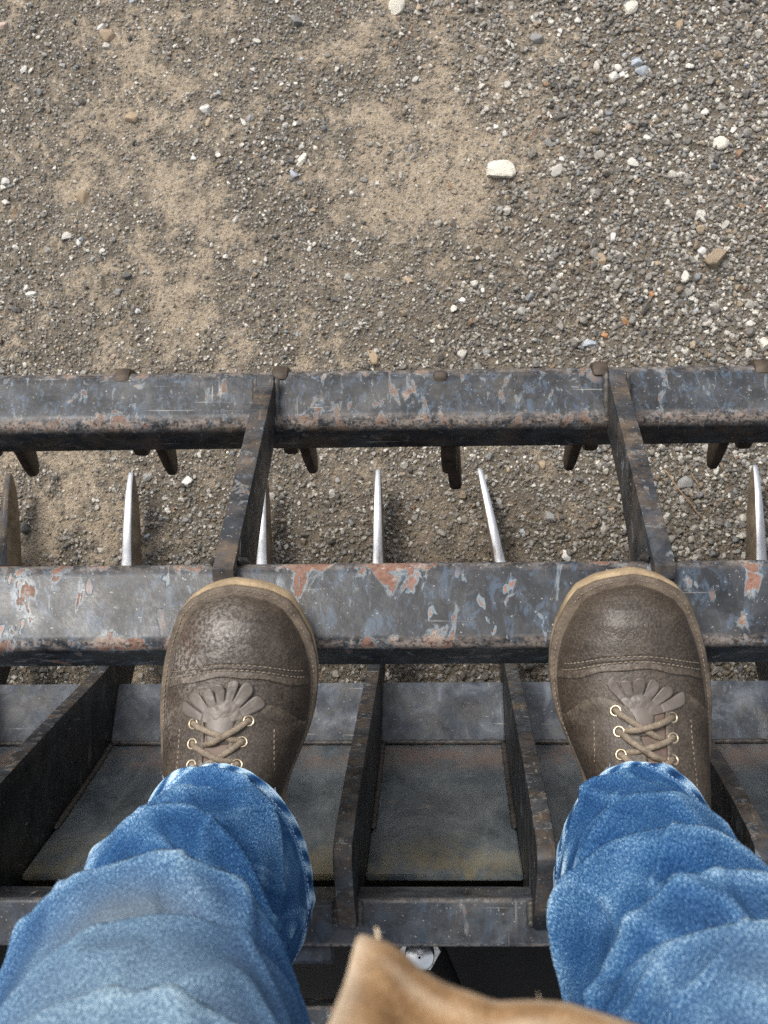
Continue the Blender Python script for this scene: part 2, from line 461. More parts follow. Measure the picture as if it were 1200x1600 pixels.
def tube_bar(name, x0, x1, w, h, r, ang, cy, cz, mat, parent, dent=0., seed=0):
    """hollow-section steel bar along X: rounded rectangle w (along Y) by h (along Z) turned by ang about X"""
    prof, wear = [], []
    for (sx, sz, a0) in ((1, 1, 0), (-1, 1, PI / 2), (-1, -1, PI), (1, -1, 1.5 * PI)):
        for k in range(9):
            a = a0 + k / 8 * PI / 2
            prof.append((sx * (w / 2 - r) + r * math.cos(a), sz * (h / 2 - r) + r * math.sin(a)))
            ww = math.sin(k / 8 * PI)
            wear.append((1.0 if (sx, sz) == (-1, 1) else .6 if (sx, sz) == (1, 1) else .2) * ww)
        p = prof[-1]
        # support loop on the flat after the corner
        if (sx, sz) == (1, 1): prof.append((p[0] - .0012, p[1])); prof.append((-w / 2 + r + .0012, h / 2))
        elif (sx, sz) == (-1, 1): prof.append((p[0], p[1] - .0012)); prof.append((-w / 2, -h / 2 + r + .0012))
        elif (sx, sz) == (-1, -1): prof.append((p[0] + .0012, p[1])); prof.append((w / 2 - r - .0012, -h / 2))
        else: prof.append((p[0], p[1] + .0012)); prof.append((w / 2, h / 2 - r - .0012))
        wear += [0, 0]
    prof = np.array(prof); n = len(prof)
    c, s = math.cos(ang), math.sin(ang)
    q = np.c_[prof[:, 0] * c - prof[:, 1] * s, prof[:, 0] * s + prof[:, 1] * c]
    xs = np.linspace(x0, x1, 160)
    V = np.empty((160, n, 3))
    V[..., 0] = xs[:, None]
    wob = dent * (np.sin(xs * 9 + seed) + .6 * np.sin(xs * 23 + 2 * seed))
    V[..., 1] = cy + q[None, :, 0]
    V[..., 2] = cz + q[None, :, 1] + wob[:, None]
    F = grid_faces(160, n, True)
    o = np_obj(name, V.reshape(-1, 3), F, mat, parent, attrs={'wear': np.tile(wear, 160)})
    # end caps
    bm = bmesh.new(); bm.from_mesh(o.data)
    bmesh.ops.holes_fill(bm, edges=[e for e in bm.edges if e.is_boundary], sides=0)
    bmesh.ops.recalc_face_normals(bm, faces=bm.faces)
    bm.to_mesh(o.data); bm.free()
    return o

# numpy value noise
_tab = rng.random((256, 256))
def vn(x, y, s=0):
    x = np.asarray(x, float) + 17.3 * s; y = np.asarray(y, float) + 5.7 * s
    xi = np.floor(x).astype(int); yi = np.floor(y).astype(int)
    fx = x - xi; fy = y - yi
    fx = fx * fx * (3 - 2 * fx); fy = fy * fy * (3 - 2 * fy)
    g = lambda a, b: _tab[a & 255, b & 255]
    return (g(xi, yi) * (1 - fx) + g(xi + 1, yi) * fx) * (1 - fy) + (g(xi, yi + 1) * (1 - fx) + g(xi + 1, yi + 1) * fx) * fy
def fbm(x, y, sc, oc=5, s=0, g=.5):
    a, t, r = 1., 0., 0.
    for k in range(oc):
        r = r + a * vn(x * sc, y * sc, s + k); t += a; a *= g; sc *= 2.03
    return r / t
def sstep(x, a, b):
    t = np.clip((x - a) / (b - a), 0, 1); return t * t * (3 - 2 * t)

# ================================================================== GROUND
SANDY = [(-.36, .37, .15, .55), (-.30, .52, .12, .5), (-.28, .64, .20, .5), (.03, .57, .15, .75), (-.10, .64, .14, .6), (-.45, .12, .13, .75),
         (-.37, .33, .09, .5), (.10, .73, .12, .45), (-.46, .55, .12, .4), (-.22, .45, .08, .3), (-.40, .24, .10, .3), (.02, .43, .10, .25), (-.15, .35, .06, .2)]
def sand_at(x, y):
    s = np.zeros_like(x)
    for cx, cy, r, k in SANDY:
        s = np.maximum(s, k * np.exp(-((x - cx) ** 2 + (y - cy) ** 2) / (r * r)))
    far = .25 + 0 * x
    out = sstep(np.hypot(x, y - .2), .8, 1.2)
    s = s * (1 - out) + far * out
    n = (fbm(x, y, 24, 7, 3, .84) - .5) * 3.6 + (fbm(x, y * .6, 7, 3, 8) - .5) * .9
    right = sstep(x + .3 * (y - .4), -.05, .30)
    return np.clip(.20 - .15 * right + .55 * s + n * (.62 - .25 * right), 0, 1)
def brown_tone_at(x, y):  # darker, browner ground under and behind the rake, with one patch beyond
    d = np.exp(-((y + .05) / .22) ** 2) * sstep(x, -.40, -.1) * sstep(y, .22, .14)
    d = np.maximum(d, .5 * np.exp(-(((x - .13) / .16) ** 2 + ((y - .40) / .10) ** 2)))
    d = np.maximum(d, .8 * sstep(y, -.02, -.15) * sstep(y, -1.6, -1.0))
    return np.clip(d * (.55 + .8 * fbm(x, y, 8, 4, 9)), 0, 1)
def ground_z(x, y):
    z = (fbm(x, y, 3.1, 3, 1) - .5) * .020 + (fbm(x, y, 16, 4, 2) - .5) * .010
    return z + (fbm(x, y, 60, 3, 5) - .5) * .0045
def spaced(c0, c1, step, far):
    a = list(np.arange(c0, c1, step)); s, p, q = step, c1, []
    while p < far: q.append(p); s *= 1.22; p += s
    b, s, p = [], step, c0 - step
    while p > -far: b.append(p); s *= 1.22; p -= s
    return np.array(b[::-1] + a + q + [far + 20])
gx = spaced(-.72, .56, .0052, 60); gy = spaced(-.62, .92, .0052, 60)
GX, GY = np.meshgrid(gx, gy, indexing='ij')
GZ = ground_z(GX, GY) * sstep(np.hypot(GX, GY), 40, 3)
g = np_obj('ground', np.stack([GX, GY, GZ], -1).reshape(-1, 3), grid_faces(len(gx), len(gy)), M['ground'],
           attrs={'sand': sand_at(GX, GY).ravel(), 'brown_tone': brown_tone_at(GX, GY).ravel()})
tag(g, 'brown soil and sandy dirt under the gravel', 'ground', kind='structure')

def rock_shape(sub, seed, cuts=9, jag=.0):
    r = np.random.default_rng(seed)
    bm = bmesh.new()
    bmesh.ops.create_icosphere(bm, subdivisions=sub, radius=1)
    V = np.array([v.co for v in bm.verts]); F = np.array([[v.index for v in f.verts] for f in bm.faces])
    bm.free()
    for k in range(cuts):
        nrm = r.normal(size=3); nrm /= np.linalg.norm(nrm)
        d = r.uniform(.48, .85)
        s = V @ nrm
        V = V - np.maximum(s - d, 0)[:, None] * nrm
    if jag: V = V * (1 + r.normal(size=(len(V), 1)) * jag)
    V -= V.mean(0)
    V /= np.abs(V).max()
    return V, F
def rots(n, r):
    q = r.normal(size=(n, 4)); q /= np.linalg.norm(q, axis=1)[:, None]
    w_, x, y, z = q.T
    return np.stack([1 - 2 * (y * y + z * z), 2 * (x * y - z * w_), 2 * (x * z + y * w_), 2 * (x * y + z * w_), 1 - 2 * (x * x + z * z), 2 * (y * z - x * w_),
                     2 * (x * z - y * w_), 2 * (y * z + x * w_), 1 - 2 * (x * x + y * y)], -1).reshape(n, 3, 3)
PAL = np.array([(.10, .096, .088), (.165, .158, .146), (.225, .215, .197), (.30, .286, .26), (.43, .405, .36), (.68, .65, .58), (.24, .19, .135), (.34, .27, .19), (.20, .215, .23), (.26, .16, .10)])
PW = np.array([.07, .13, .19, .20, .17, .135, .075, .05, .03, .004]); PW /= PW.sum()
def size_at(x, y):
    """mean stone radius: coarser chippings on the right, fine grit on the left"""
    k = sstep(x + .25 * (y - .3), -.25, .32) + .5 * sstep(y, .16, .05)
    return .00155 + .00080 * np.clip(k + (fbm(x, y, 6, 3, 21) - .5) * 1.2, 0, 1.3)
def scatter(n, box, seed, mul=1., lo=.6, hi=1.9, reject=.5):
    r = np.random.default_rng(seed)
    x = r.uniform(box[0], box[1], n); y = r.uniform(box[2], box[3], n)
    sd = sand_at(x, y)
    keep = r.random(n) > reject * sstep(sd, .30, .75)
    x, y, sd = x[keep], y[keep], sd[keep]
    rad = size_at(x, y) * mul * np.exp(r.normal(0, .32, len(x))).clip(lo, hi)
    return x, y, rad, sd, r
def assemble(x, y, rad, sd, r, variants, sink=(.1, .55)):
    n = len(x)
    R = rots(n, r)
    sc = rad[:, None] * np.stack([r.uniform(.85, 1.3, n), r.uniform(.75, 1.1, n), r.uniform(.55, .95, n)], -1)
    vi = r.integers(0, len(variants), n)
    z = ground_z(x, y) + rad * (r.uniform(*sink, n)) - rad * .55 * sstep(sd, .3, .6)
    col = PAL[r.choice(len(PAL), n, p=PW)] * r.uniform(.8, 1.2, (n, 1))
    dust = (np.clip(.14 + .56 * sstep(sd, .2, .65), 0, .8) * r.uniform(.5, 1.15, n))[:, None]
    col = col * (1 - dust) + np.array([.275, .227, .168]) * dust
    dm = brown_tone_at(x, y)[:, None]
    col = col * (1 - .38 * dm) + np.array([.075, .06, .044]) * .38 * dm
    Vs, Fs, Cs, k = [], [], [], 0
    for j, (V, F) in enumerate(variants):
        m = np.where(vi == j)[0]
        P = np.einsum('nij,nvj->nvi', R[m], V[None] * sc[m][:, None, :]) + np.stack([x[m], y[m], z[m]], -1)[:, None]
        Vs.append(P.reshape(-1, 3)); nv = len(V)
        Fs.append((F[None] + (np.arange(len(m)) * nv)[:, None, None] + k).reshape(-1, 3))
        Cs.append(np.repeat(col[m], nv, 0)); k += nv * len(m)
    return np.concatenate(Vs), np.concatenate(Fs), np.concatenate(Cs)
grit_shapes = [rock_shape(1, s, 5, .10) for s in range(14)]
peb_shapes = [rock_shape(2, 100 + s, 9, .02) for s in range(14)]
CORE = (-.66, .50, -.58, .86)
a = assemble(*scatter(116000, CORE, 1), grit_shapes)
b = assemble(*scatter(16000, (-1.0, .9, -.9, 1.25), 2, 1.25), grit_shapes)
c = assemble(*scatter(5600, CORE, 3, 1.75, .7, 1.8, .6), peb_shapes, (.15, .6))
V, F, C = [], [], []
k = 0
for v_, f_, c_ in (a, b, c):
    V.append(v_); F.append(f_ + k); C.append(c_); k += len(v_)
gv = np_obj('gravel', np.concatenate(V), np.concatenate(F), M['gravel'], attrs={'tint': np.concatenate(C)}, smooth=False)
tag(gv, 'loose grey crushed gravel and grit spread over the dirt', 'gravel', kind='stuff')

# ---- stones big enough to point at
rock_me = {}
def rock_mesh(kind, variant, sub=3):
    key = (kind, variant)
    if key not in rock_me:
        V, F = rock_shape(sub, 300 + variant, 6 if kind == 'cream' else 11)
        V = V * (1 + .05 * (np.random.default_rng(variant).normal(size=(len(V), 1)))) if sub < 3 else V * (1 + (.34 if kind == 'cream' else .14) * (fbm(V[:, 0] + 3, V[:, 1] + V[:, 2] * 1.7, 3, 5, variant, .65)[:, None] - .5))
        me = np_mesh('stone', V, F, smooth=sub >= 3)
        me.materials.append(STONE[kind])
        if sub >= 3: me.set_sharp_from_angle(angle=math.radians(32))
        rock_me[key] = me
    return rock_me[key]
def to_ground(px, py, z=0.0):
    d = cam.rotation_euler.to_matrix() @ Vector(((px - 600) / 2220, (800 - py) / 2220, -1))
    k = (z - CAM_H) / d.z
    return d.x * k, d.y * k
HERO = [   # where on the ground, length and breadth in metres, turn, kind, label
    ((780, 268), .036, .024, .05, 'cream', 'largest cream-white pitted stone lying alone in the gravel beyond the bars'),
    ((1115, 408), .038, .026, 1.1, 'rough', 'large angular tan-brown stone near the right edge of the gravel'),
    ((621, 10), .024, .020, 1.3, 'cream', 'cream stone at the top edge of the gravel, above the sandy patch'),
    ((985, 12), .022, .016, .6, 'cream', 'pale cream stone among grey chippings at the top right'),
    ((323, 174), .015, .013, .3, 'white', 'bright white stone in the upper left gravel'),
    ((382, 195), .014, .006, -.9, 'white', 'narrow white sliver of stone beside the bright white stone'),
    ((171, 57), .021, .016, -.2, 'tan', 'pale tan blocky stone in the upper left gravel'),
    ((471, 253), .020, .009, .9, 'cream', 'slim yellowish stone pointing up beside a bluish chip'),
    ((460, 275), .013, .009, -.8, 'blue', 'bluish chip just below the slim yellowish stone'),
    ((11, 287), .011, .011, 0, 'white', 'white round stone at the far left edge of the gravel'),
    ((649, 127), .014, .010, 1.2, 'pale', 'pale grey stone left of the sandy patch, top centre'),
    ((1126, 225), .020, .016, .2, 'cream', 'round cream stone in the coarse gravel at the upper right'),
    ((637, 437), .022, .007, -.7, 'tan', 'thin tan splinter of stone in the fine gravel at mid height'),
    ((51, 461), .016, .009, .3, 'white', 'whitish chip in the lower left gravel before the far bar'),
    ((994, 97), .016, .014, .9, 'blue', 'larger bluish-white stone of the cluster at the upper right'),
    ((1004, 111), .019, .013, .2, 'blue', 'bluish-grey stone just below the larger one of the cluster'),
    ((958, 120), .014, .010, 1.1, 'white', 'white chip left of the bluish stone cluster'),
    ((972, 117), .014, .009, -1.2, 'white', 'second white chip between cluster and left chip'),
    ((1018, 462), .009, .009, .4, 'orange', 'small rust-orange stone in the right gravel'),
    ((921, 314), .015, .006, .7, 'pink', 'slim pinkish stone right of centre in the gravel'),
    ((583, 559), .021, .014, -1.0, 'tan', 'brown flat stone close against the far bar'),
    ((292, 752), .015, .012, -.5, 'white', 'white stone under the rake between the left tines'),
    ((7, 46), .018, .013, .3, 'pink', 'reddish stone at the top left edge'),
    ((208, 185), .019, .015, .2, 'tan', 'rounded dusty tan stone half buried in sand'),
    ((131, 308), .015, .019, .1, 'tan', 'tan lump of stone in the left gravel'),
    ((938, 408), .012, .015, .2, 'tan', 'tan stone beside a white chip right of centre'),
    ((948, 420), .011, .009, .1, 'white', 'white chip touching the tan stone right of centre'),
    ((920, 538), .018, .010, .1, 'blue', 'bluish-grey flat stone close to the far bar on the right'),
    ((1194, 540), .020, .018, .5, 'cream', 'cream stone at the right edge near the far bar'),
    ((1070, 755), .020, .018, .4, 'grey', 'rounded grey stone under the rake at the right'),
    ((1062, 38), .016, .010, .5, 'tan', 'yellowish tan stone at the top right'),
    ((840, 60), .016, .018, .7, 'grey', 'grey stone in the top gravel right of centre'),
    ((945, 524), .010, .010, .2, 'orange', 'orange-brown stone near the far bar on the right'),
    ((978, 505), .014, .009, -.8, 'orange', 'tan-orange stone above the bluish flat stone'),
    ((869, 268), .013, .018, -.8, 'pale', 'pale stone below right of the largest cream stone'),
    ((1180, 280), .018, .008, -.4, 'pink', 'pinkish long stone at the right edge of the gravel'),
    ((1095, 396), .012, .012, -.8, 'white', 'white chip touching the large tan-brown stone'),
    ((463, 37), .018, .018, .4, 'grey', 'rounded grey stone at the top left of centre'),
    ((108, 372), .013, .012, .4, 'pale', 'pale grey stone in the left gravel'),
    ((125, 382), .010, .008, 1.0, 'white', 'small white chip beside a pale grey stone on the left'),
    ((1040, 808), .018, .013, .8, 'pale', 'pale grey stone under the rake, in front of the right gusset'),
    ((860, 808), .014, .016, .5, 'grey', 'grey stone near the bent tine under the rake'),
    ((885, 868), .015, .011, -.9, 'white', 'white triangular chip just beyond the near bar'),
    ((230, 745), .013, .010, .6, 'grey', 'grey stone beside the second tine from the left'),
]
def stone(kind, px, py, a_, b_, turn, variant, sink=.32):
    x, y = to_ground(px, py)
    o = bpy.data.objects.new('stone', rock_mesh(kind, variant))
    h = min(a_, b_) * .42
    o.scale = (a_ / 2 * 1.12, b_ / 2 * 1.12, h)
    o.rotation_euler = (random.uniform(-.25, .25), random.uniform(-.25, .25), turn)
    o.location = (x, y, float(ground_z(np.array(x), np.array(y))) + h * sink)
    return link(o)
for i, ((px, py), a_, b_, t_, kind, lab) in enumerate(HERO):
    tag(stone(kind, px, py, a_, b_, t_, i % 9), lab, 'stone')
LOOK = {'grey': 'grey stone', 'dark': 'dark stone', 'pale': 'pale grey chip', 'white': 'white chip', 'tan': 'dusty tan stone', 'blue': 'bluish stone', 'pink': 'pinkish stone'}
def place_words(px, py):
    if py > 690:
        for lim, t in ((200, 'between the two leftmost tines'), (400, 'between second tine and left gusset'), (593, 'between left gusset and middle tine'), (760, 'between middle tine and bent tine'), (1000, 'between bent tine and right gusset'), (9999, 'right of the right gusset')):
            if px < lim: return 'on the dirt ' + t
    row = 'in the top strip of gravel' if py < 150 else 'in the upper gravel' if py < 300 else 'in the middle gravel' if py < 440 else 'in the gravel near the far bar'
    return row + (' at far left' if px < 240 else ' left of centre' if px < 480 else ' at centre' if px < 720 else ' right of centre' if px < 960 else ' at far right')
RANK = ['largest', 'second largest', 'third largest', 'fourth largest', 'fifth largest', 'sixth largest', 'seventh largest', 'eighth largest', 'ninth largest', 'tenth largest']
def name_apart(items, noun, group):
    """items: (object, place, size); each gets a label of its own"""
    cells = {}
    for it in items: cells.setdefault(it[1], []).append(it)
    for place, its in cells.items():
        its.sort(key=lambda q: -q[2])
        for k, (o, _, _) in enumerate(its):
            r = '' if len(its) == 1 else ('larger ' if k == 0 else 'smaller ') if len(its) == 2 else ('smallest ' if k == len(its) - 1 else RANK[min(k, 9)] + ' ')
            tag(o, r + ('loose ' if not r else 'loose ') + noun + ' ' + place, noun.split()[-1] if noun.split()[-1] != 'chip' else 'stone', group)
kinds = ['grey'] * 11 + ['dark'] * 2 + ['pale'] * 9 + ['white'] * 3 + ['tan'] * 6 + ['blue'] * 3 + ['pink'] * 2
cnt = 0
loose = {}
while cnt < 235:
    px, py = random.uniform(5, 1195), random.choice((random.uniform(5, 570), random.uniform(5, 570), random.uniform(700, 880)))
    if random.random() > .35 + .65 * (px / 1200): continue
    x, y = to_ground(px, py)
    if sand_at(np.array(x), np.array(y)) > .55 and random.random() < .7: continue
    kind = random.choice(kinds)
    L = min(.015, random.lognormvariate(math.log(.0080), .24))
    o = stone(kind, px, py, L, L * random.uniform(.6, .95), random.uniform(0, 3.1), random.randrange(9), random.uniform(.15, .5))
    loose.setdefault(kind, []).append((o, place_words(px, py), L))
    cnt += 1
for kind, its in loose.items(): name_apart(its, LOOK[kind], 'small stones scattered in the gravel')

def strand(name, pts, r, mat, label, cat, group=None):
    P = []
    for px, py, up in pts:
        x, y = to_ground(px, py)
        P.append((x, y, float(ground_z(np.array(x), np.array(y))) + up))
    P = np.array(P); t = np.linspace(0, 1, len(P)); tt = np.linspace(0, 1, 14)
    P = np.stack([np.interp(tt, t, P[:, k]) for k in range(3)], -1)
    P += rng.normal(0, .0004, P.shape)
    v_, f_ = sweep(P, np.linspace(r, r * .5, 14), 6)
    return tag(np_obj(name, v_, f_, mat), label, cat, group)
strand('twig', [(1036, 735, .008), (1065, 775, .012), (1098, 812, .008)], .0011, M['twig'], 'dry twig lying on the dirt right of the right gusset', 'twig')
strand('twig', [(1078, 742, .008), (1088, 758, .012), (1090, 775, .008)], .0008, M['twig'], 'short dry twig beside the longer twig under the rake', 'twig')
ndl = []
for i, (px, py, dx, dy) in enumerate([(526, 18, 4, 12), (697, 24, 12, 1), (930, 270, 0, 12), (641, 45, 1, 16), (1190, 320, -3, 14), (700, 288, 4, 12), (824, 220, 14, -18), (484, 140, 6, 10), (640, 790, 8, 8), (30, 330, -10, 16)]):
    o = strand('dry_needle', [(px, py, .006), (px + dx * .5 + 1, py + dy * .5, .007), (px + dx, py + dy, .005)], .0007, M['needle'], None, None)
    ndl.append((o, place_words(px, py), abs(dx) + abs(dy)))
name_apart(ndl, 'dry reddish needle', 'dry needles on the gravel')

# ================================================================== GRAPPLE RAKE (lower part)
S = .15
rake = tag(empty('rake_attachment', (0, -.15, 0)), 'dark painted steel rake attachment with upright curved tines, back panels and rear tube', 'rake attachment')
def part_of(root, o):
    """parent in place: the mesh is written in world coordinates"""
    o.parent = root
    q, chain, m = root, [], Matrix.Identity(4)
    while q is not None: chain.append(q); q = q.parent
    for q in reversed(chain): m = m @ q.matrix_parent_inverse @ q.matrix_basis
    o.matrix_parent_inverse = m.inverted()
    return o
def smooth_poly(pts, n=3):
    out = []
    for i in range(len(pts) - 1):
        p0, p1, p2, p3 = pts[max(i - 1, 0)], pts[i], pts[i + 1], pts[min(i + 2, len(pts) - 1)]
        for k in range(n):
            t = k / n
            out.append(tuple(.5 * (2 * p1[j] + (p2[j] - p0[j]) * t + (2 * p0[j] - 5 * p1[j] + 4 * p2[j] - p3[j]) * t * t + (3 * p1[j] - p0[j] - 3 * p2[j] + p3[j]) * t ** 3) for j in (0, 1)))
    out.append(pts[-1])
    return out
inner = smooth_poly([(.168, .048), (.14, .060), (.09, .068), (.05, .071), (.0, .086), (-.038, .128), (-.063, .19), (-.10, .37), (-.143, .573), (-.168, .668)], 4)
inner += [(-.175, .684), (-.185, .690), (-.196, .684), (-.224, .660), (-.247, .634), (-.250, .615)]
outer = [(-.245, .585), (-.243, .50), (-.165, .165)] + smooth_poly([(-.10, .085), (-.05, .035), (0., .012), (.08, .010), (.14, .022), (.165, .040)], 3)
TINE = inner + outer
def tine_mat(f):
    n, c = f.normal, f.calc_center_median()
    if abs(n.x) < .75:
        return 2 if c.y > .035 and n.z > .1 else 1
    return 3 if c.y > .03 else 0
TH = .0145
for i in range(-5, 6):
    x = (i - .5) * S + {-1: .012, 2: .009}.get(i, 0)
    sh = None
    if i == 1: sh = lambda y, z: -.028 * max(0, min(1, (y - .02) / .148)) ** 1.1
    taper = lambda y, z: 0
    o = plate('tine', TINE, x, TH, [M['plate'], M['plate_edge'], M['bright'] if i != -3 else M['plate_edge'], M['tine_side']], None, .0016, tine_mat, sh, .005)
    for v in o.data.vertices:                       # the tip is ground to a point
        t = min(1, max(0, (v.co.y - .04) / .128))
        base = x + (sh(v.co.y, 0) if sh else 0)
        v.co.x = base + (v.co.x - base) * (1 - .16 * min(1, 5 * t) - .42 * t ** 1.5)
    part_of(rake, o)
    if i == 1: tag(o, 'tine with its bright tip bent sideways')

def panel(name, prof, x0, x1, th, mat, ny=5):
    """bent sheet between two tines: polyline of (Y, Z), thickened downwards"""
    P = np.array(prof, float); n = len(P)
    T = np.gradient(P, axis=0); T /= np.linalg.norm(T, axis=1)[:, None]
    N = np.c_[T[:, 1], -T[:, 0]]
    if N[:, 1].mean() < 0: N = -N
    Q = P - N * th
    bm = bmesh.new()
    top = [[bm.verts.new((x, y, z)) for (y, z) in P] for x in (x0, x1)]
    bot = [[bm.verts.new((x, y, z)) for (y, z) in Q] for x in (x0, x1)]
    for a_ in range(n - 1):
        bm.faces.new((top[0][a_], top[0][a_ + 1], top[1][a_ + 1], top[1][a_]))
        bm.faces.new((bot[0][a_ + 1], bot[0][a_], bot[1][a_], bot[1][a_ + 1]))
        for s in (0, 1): bm.faces.new((top[s][a_ + 1], top[s][a_], bot[s][a_], bot[s][a_ + 1]))
    for e in (0, n - 1): bm.faces.new((top[0][e], top[1][e], bot[1][e], bot[0][e]))
    bmesh.ops.recalc_face_normals(bm, faces=bm.faces)
    bmesh.ops.bevel(bm, geom=[e for e in bm.edges if e.calc_face_angle(0) > .9], offset=.0012, segments=2, affect='EDGES')
    return part_of(rake, bm_obj(name, bm, mat, None, 30))
def bead(P, r, seed):
    P = np.asarray(P, float)
    n = max(12, int(np.linalg.norm(np.diff(P, axis=0), axis=1).sum() / .0035))
    d = np.r_[0, np.cumsum(np.linalg.norm(np.diff(P, axis=0), axis=1))]
    q = np.stack([np.interp(np.linspace(0, d[-1], n), d, P[:, k]) for k in range(3)], -1)
    rr = np.random.default_rng(abs(seed) + 1)
    rad = r * (1 + .16 * np.sin(np.arange(n) * 2.1) + rr.normal(0, .10, n))
    rad[0] = rad[-1] = r * .2
    return sweep(q, rad, 7)
floor_p = [(-.083, .140), (-.105, .1535), (-.128, .1672), (-.1455, .178)]
back_p = [(-.1480, .1745), (-.1500, .182), (-.1640, .232), (-.1785, .290), (-.1925, .348), (-.2065, .406), (-.2185, .462), (-.2285, .510)]
for i in range(-5, 5):
    x0, x1 = (i - .5) * S + TH / 2 + .0004, (i + .5) * S - TH / 2 - .0004
    fp = panel('floor_panel', floor_p, x0, x1, .006, M['panel'])
    bp = panel('back_panel', back_p, x0, x1, .006, M['back'])
    for x in (x0 + .001, x1 - .001):
        part_of(bp, np_obj('weld_bead', *bead([(x, y + .001, z + .001) for y, z in back_p[1:6]], .0034, i * 7 + 3), M['weld']))
    part_of(bp, np_obj('weld_bead', *bead([(x0, -.1468, .1795), (x1, -.1468, .1795)], .0030, i * 5 + 2), M['weld']))
rt = tube_bar('rear_tube', -.82, .82, .0375, .050, .004, 0, -.2433, .605, M['tube'], None, .0006, 2)
part_of(rake, rt)
for i in range(-4, 5):
    for sd in (-1, 1):
        xx = (i - .5) * S + sd * (TH / 2 + .0015)
        part_of(rt, np_obj('weld_bead', *bead([(xx, -.2255, .6315), (xx, -.246, .6315)], .0035, 40 + i + sd), M['weld']))
# rear carrier: skirt plate, lower rail, lugs and hose under the rear tube
for x in (-.116, .112):
    part_of(rake, plate('lug', [(-.262, .625), (-.275, .622), (-.282, .60), (-.272, .585), (-.262, .585)], x, .055, M['tube'], None, .003))
bm = bmesh.new(); box_bm(bm, (-.80, -.62, .20), (.80, -.600, .64), .003)
part_of(rake, bm_obj('carrier_plate', bm, M['black'], None, 30))
bm = bmesh.new(); box_bm(bm, (-.80, -.60, .215), (.80, -.262, .225), .003)  # plate added so the gap behind the rear tube reads black
part_of(rake, bm_obj('shade_plate', bm, M['black'], None, 30))
bm = bmesh.new(); box_bm(bm, (-.80, -.262, .215), (.80, -.255, .57), .002)
part_of(rake, bm_obj('skirt_plate', bm, M['black'], None, 30))
part_of(rake, tube_bar('lower_rail', -.80, .80, .034, .030, .003, 0, -.372, .44, M['pink_rail'], None, 0, 5))
for x in (-.805, .805):
    part_of(rake, plate('end_plate', [(-.03, .10), (-.10, .30), (-.17, .66), (-.22, .70), (-.60, .66), (-.62, .22), (-.16, .10)], x, .014, [M['plate'], M['plate_edge']], None, .002, lambda f: 0 if abs(f.normal.x) > .7 else 1))
hx, hy = -.0215, -.2905
def lathe(prof, ns=24, hexs=False):
    th = np.linspace(0, 2 * PI, ns, endpoint=False)
    V = np.array([[(r * math.cos(t), r * math.sin(t), z) for t in th] for r, z in prof])
    return V.reshape(-1, 3), grid_faces(len(prof), ns, True)
fit = part_of(rake, np_obj('hose_fitting', *(lambda v, f: (v + np.array([hx, hy, .48]), f))(*lathe([(.001, .064), (.0115, .064), (.0125, .062), (.0125, .030), (.0150, .028), (.0150, .020), (.0115, .018), (.0115, .002), (.013, 0), (.013, -.02), (.011, -.022)], 28)), M['zinc']))
nut = np_obj('hex_nut', *(lambda v, f: (v + np.array([hx, hy, .505]), f))(*lathe([(.012, .018), (.0175, .018), (.0185, .016), (.0185, .001), (.0175, -.001), (.012, -.001)], 6)), M['zinc'], smooth=False)
part_of(fit, nut)
t_ = np.linspace(0, 1, 30)
hp = np.stack([hx + .05 * t_ ** 2, hy - .02 * t_ - .14 * t_ ** 2, .47 - .20 * np.sin(t_ * 1.5)], -1)
v_, f_ = sweep(hp, .0105, 14)
hz = np_obj('hose', v_, f_, M['hose']); part_of(fit, hz)

# ================================================================== GRAPPLE JAW (upper part): two cross bars, gussets, teeth
jaw = tag(empty('grapple_jaw', (0, .10, .4)), 'upper grapple jaw of two chipped black steel bars joined by slanting gussets, under the boots', 'grapple jaw')
A2, W2 = math.radians(-12), .066
bar2 = part_of(jaw, tube_bar('cross_bar', -.83, .83, .0665, .066, .0095, math.radians(-15), -.0045, .6625, M['bar_near'], None, .0004, 1))
tag(bar2, 'near cross bar, chipped to orange rust, that the boots stand on')
bar1 = part_of(jaw, tube_bar('cross_bar', -.83, .83, .0615, .062, .0135, math.radians(-17), .1895, .407, M['bar_far'], None, .0005, 4))
bar1.data.materials.append(M['plate_edge'])
for f in bar1.data.polygons:
    if f.normal.y < -.62 and abs(f.normal.x) < .5: f.material_index = 1
tag(bar1, 'far cross bar with bluish weathered paint')
GUS = [(.218, .449), (.207, .452), (.030, .706), (.020, .700), (.004, .64), (.006, .595), (.04, .575), (.10, .515), (.155, .44), (.175, .40), (.21, .42)]
for i, x in enumerate((-.484, -.1615, .1635, .49)):
    o = plate('gusset', GUS, x, .0165, [M['jaw_plate'], M['plate_edge']], None, .0018, lambda f: 0 if abs(f.normal.x) > .75 else 1)
    part_of(jaw, o)
for x in (-.79, .79):
    o = plate('side_arm', [(.23, .46), (.20, .47), (.03, .715), (-.02, .72), (-.20, .69), (-.27, .70), (-.29, .66), (-.26, .62), (-.18, .62), (-.03, .60), (.03, .52), (.15, .37), (.22, .37)], x, .02, [M['jaw_plate'], M['plate_edge']], None, .002, lambda f: 0 if abs(f.normal.x) > .75 else 1)
    part_of(jaw, o)
HOOK = [(.222, .432), (.229, .426), (.2315, .41)] + smooth_poly([(.230, .37), (.222, .315), (.206, .265), (.184, .232), (.160, .214), (.147, .213), (.143, .222)], 4) + \
       smooth_poly([(.150, .236), (.164, .258), (.174, .282), (.176, .300), (.170, .314), (.158, .322), (.154, .332), (.158, .345), (.166, .372)], 4) + [(.20, .41), (.215, .434)]
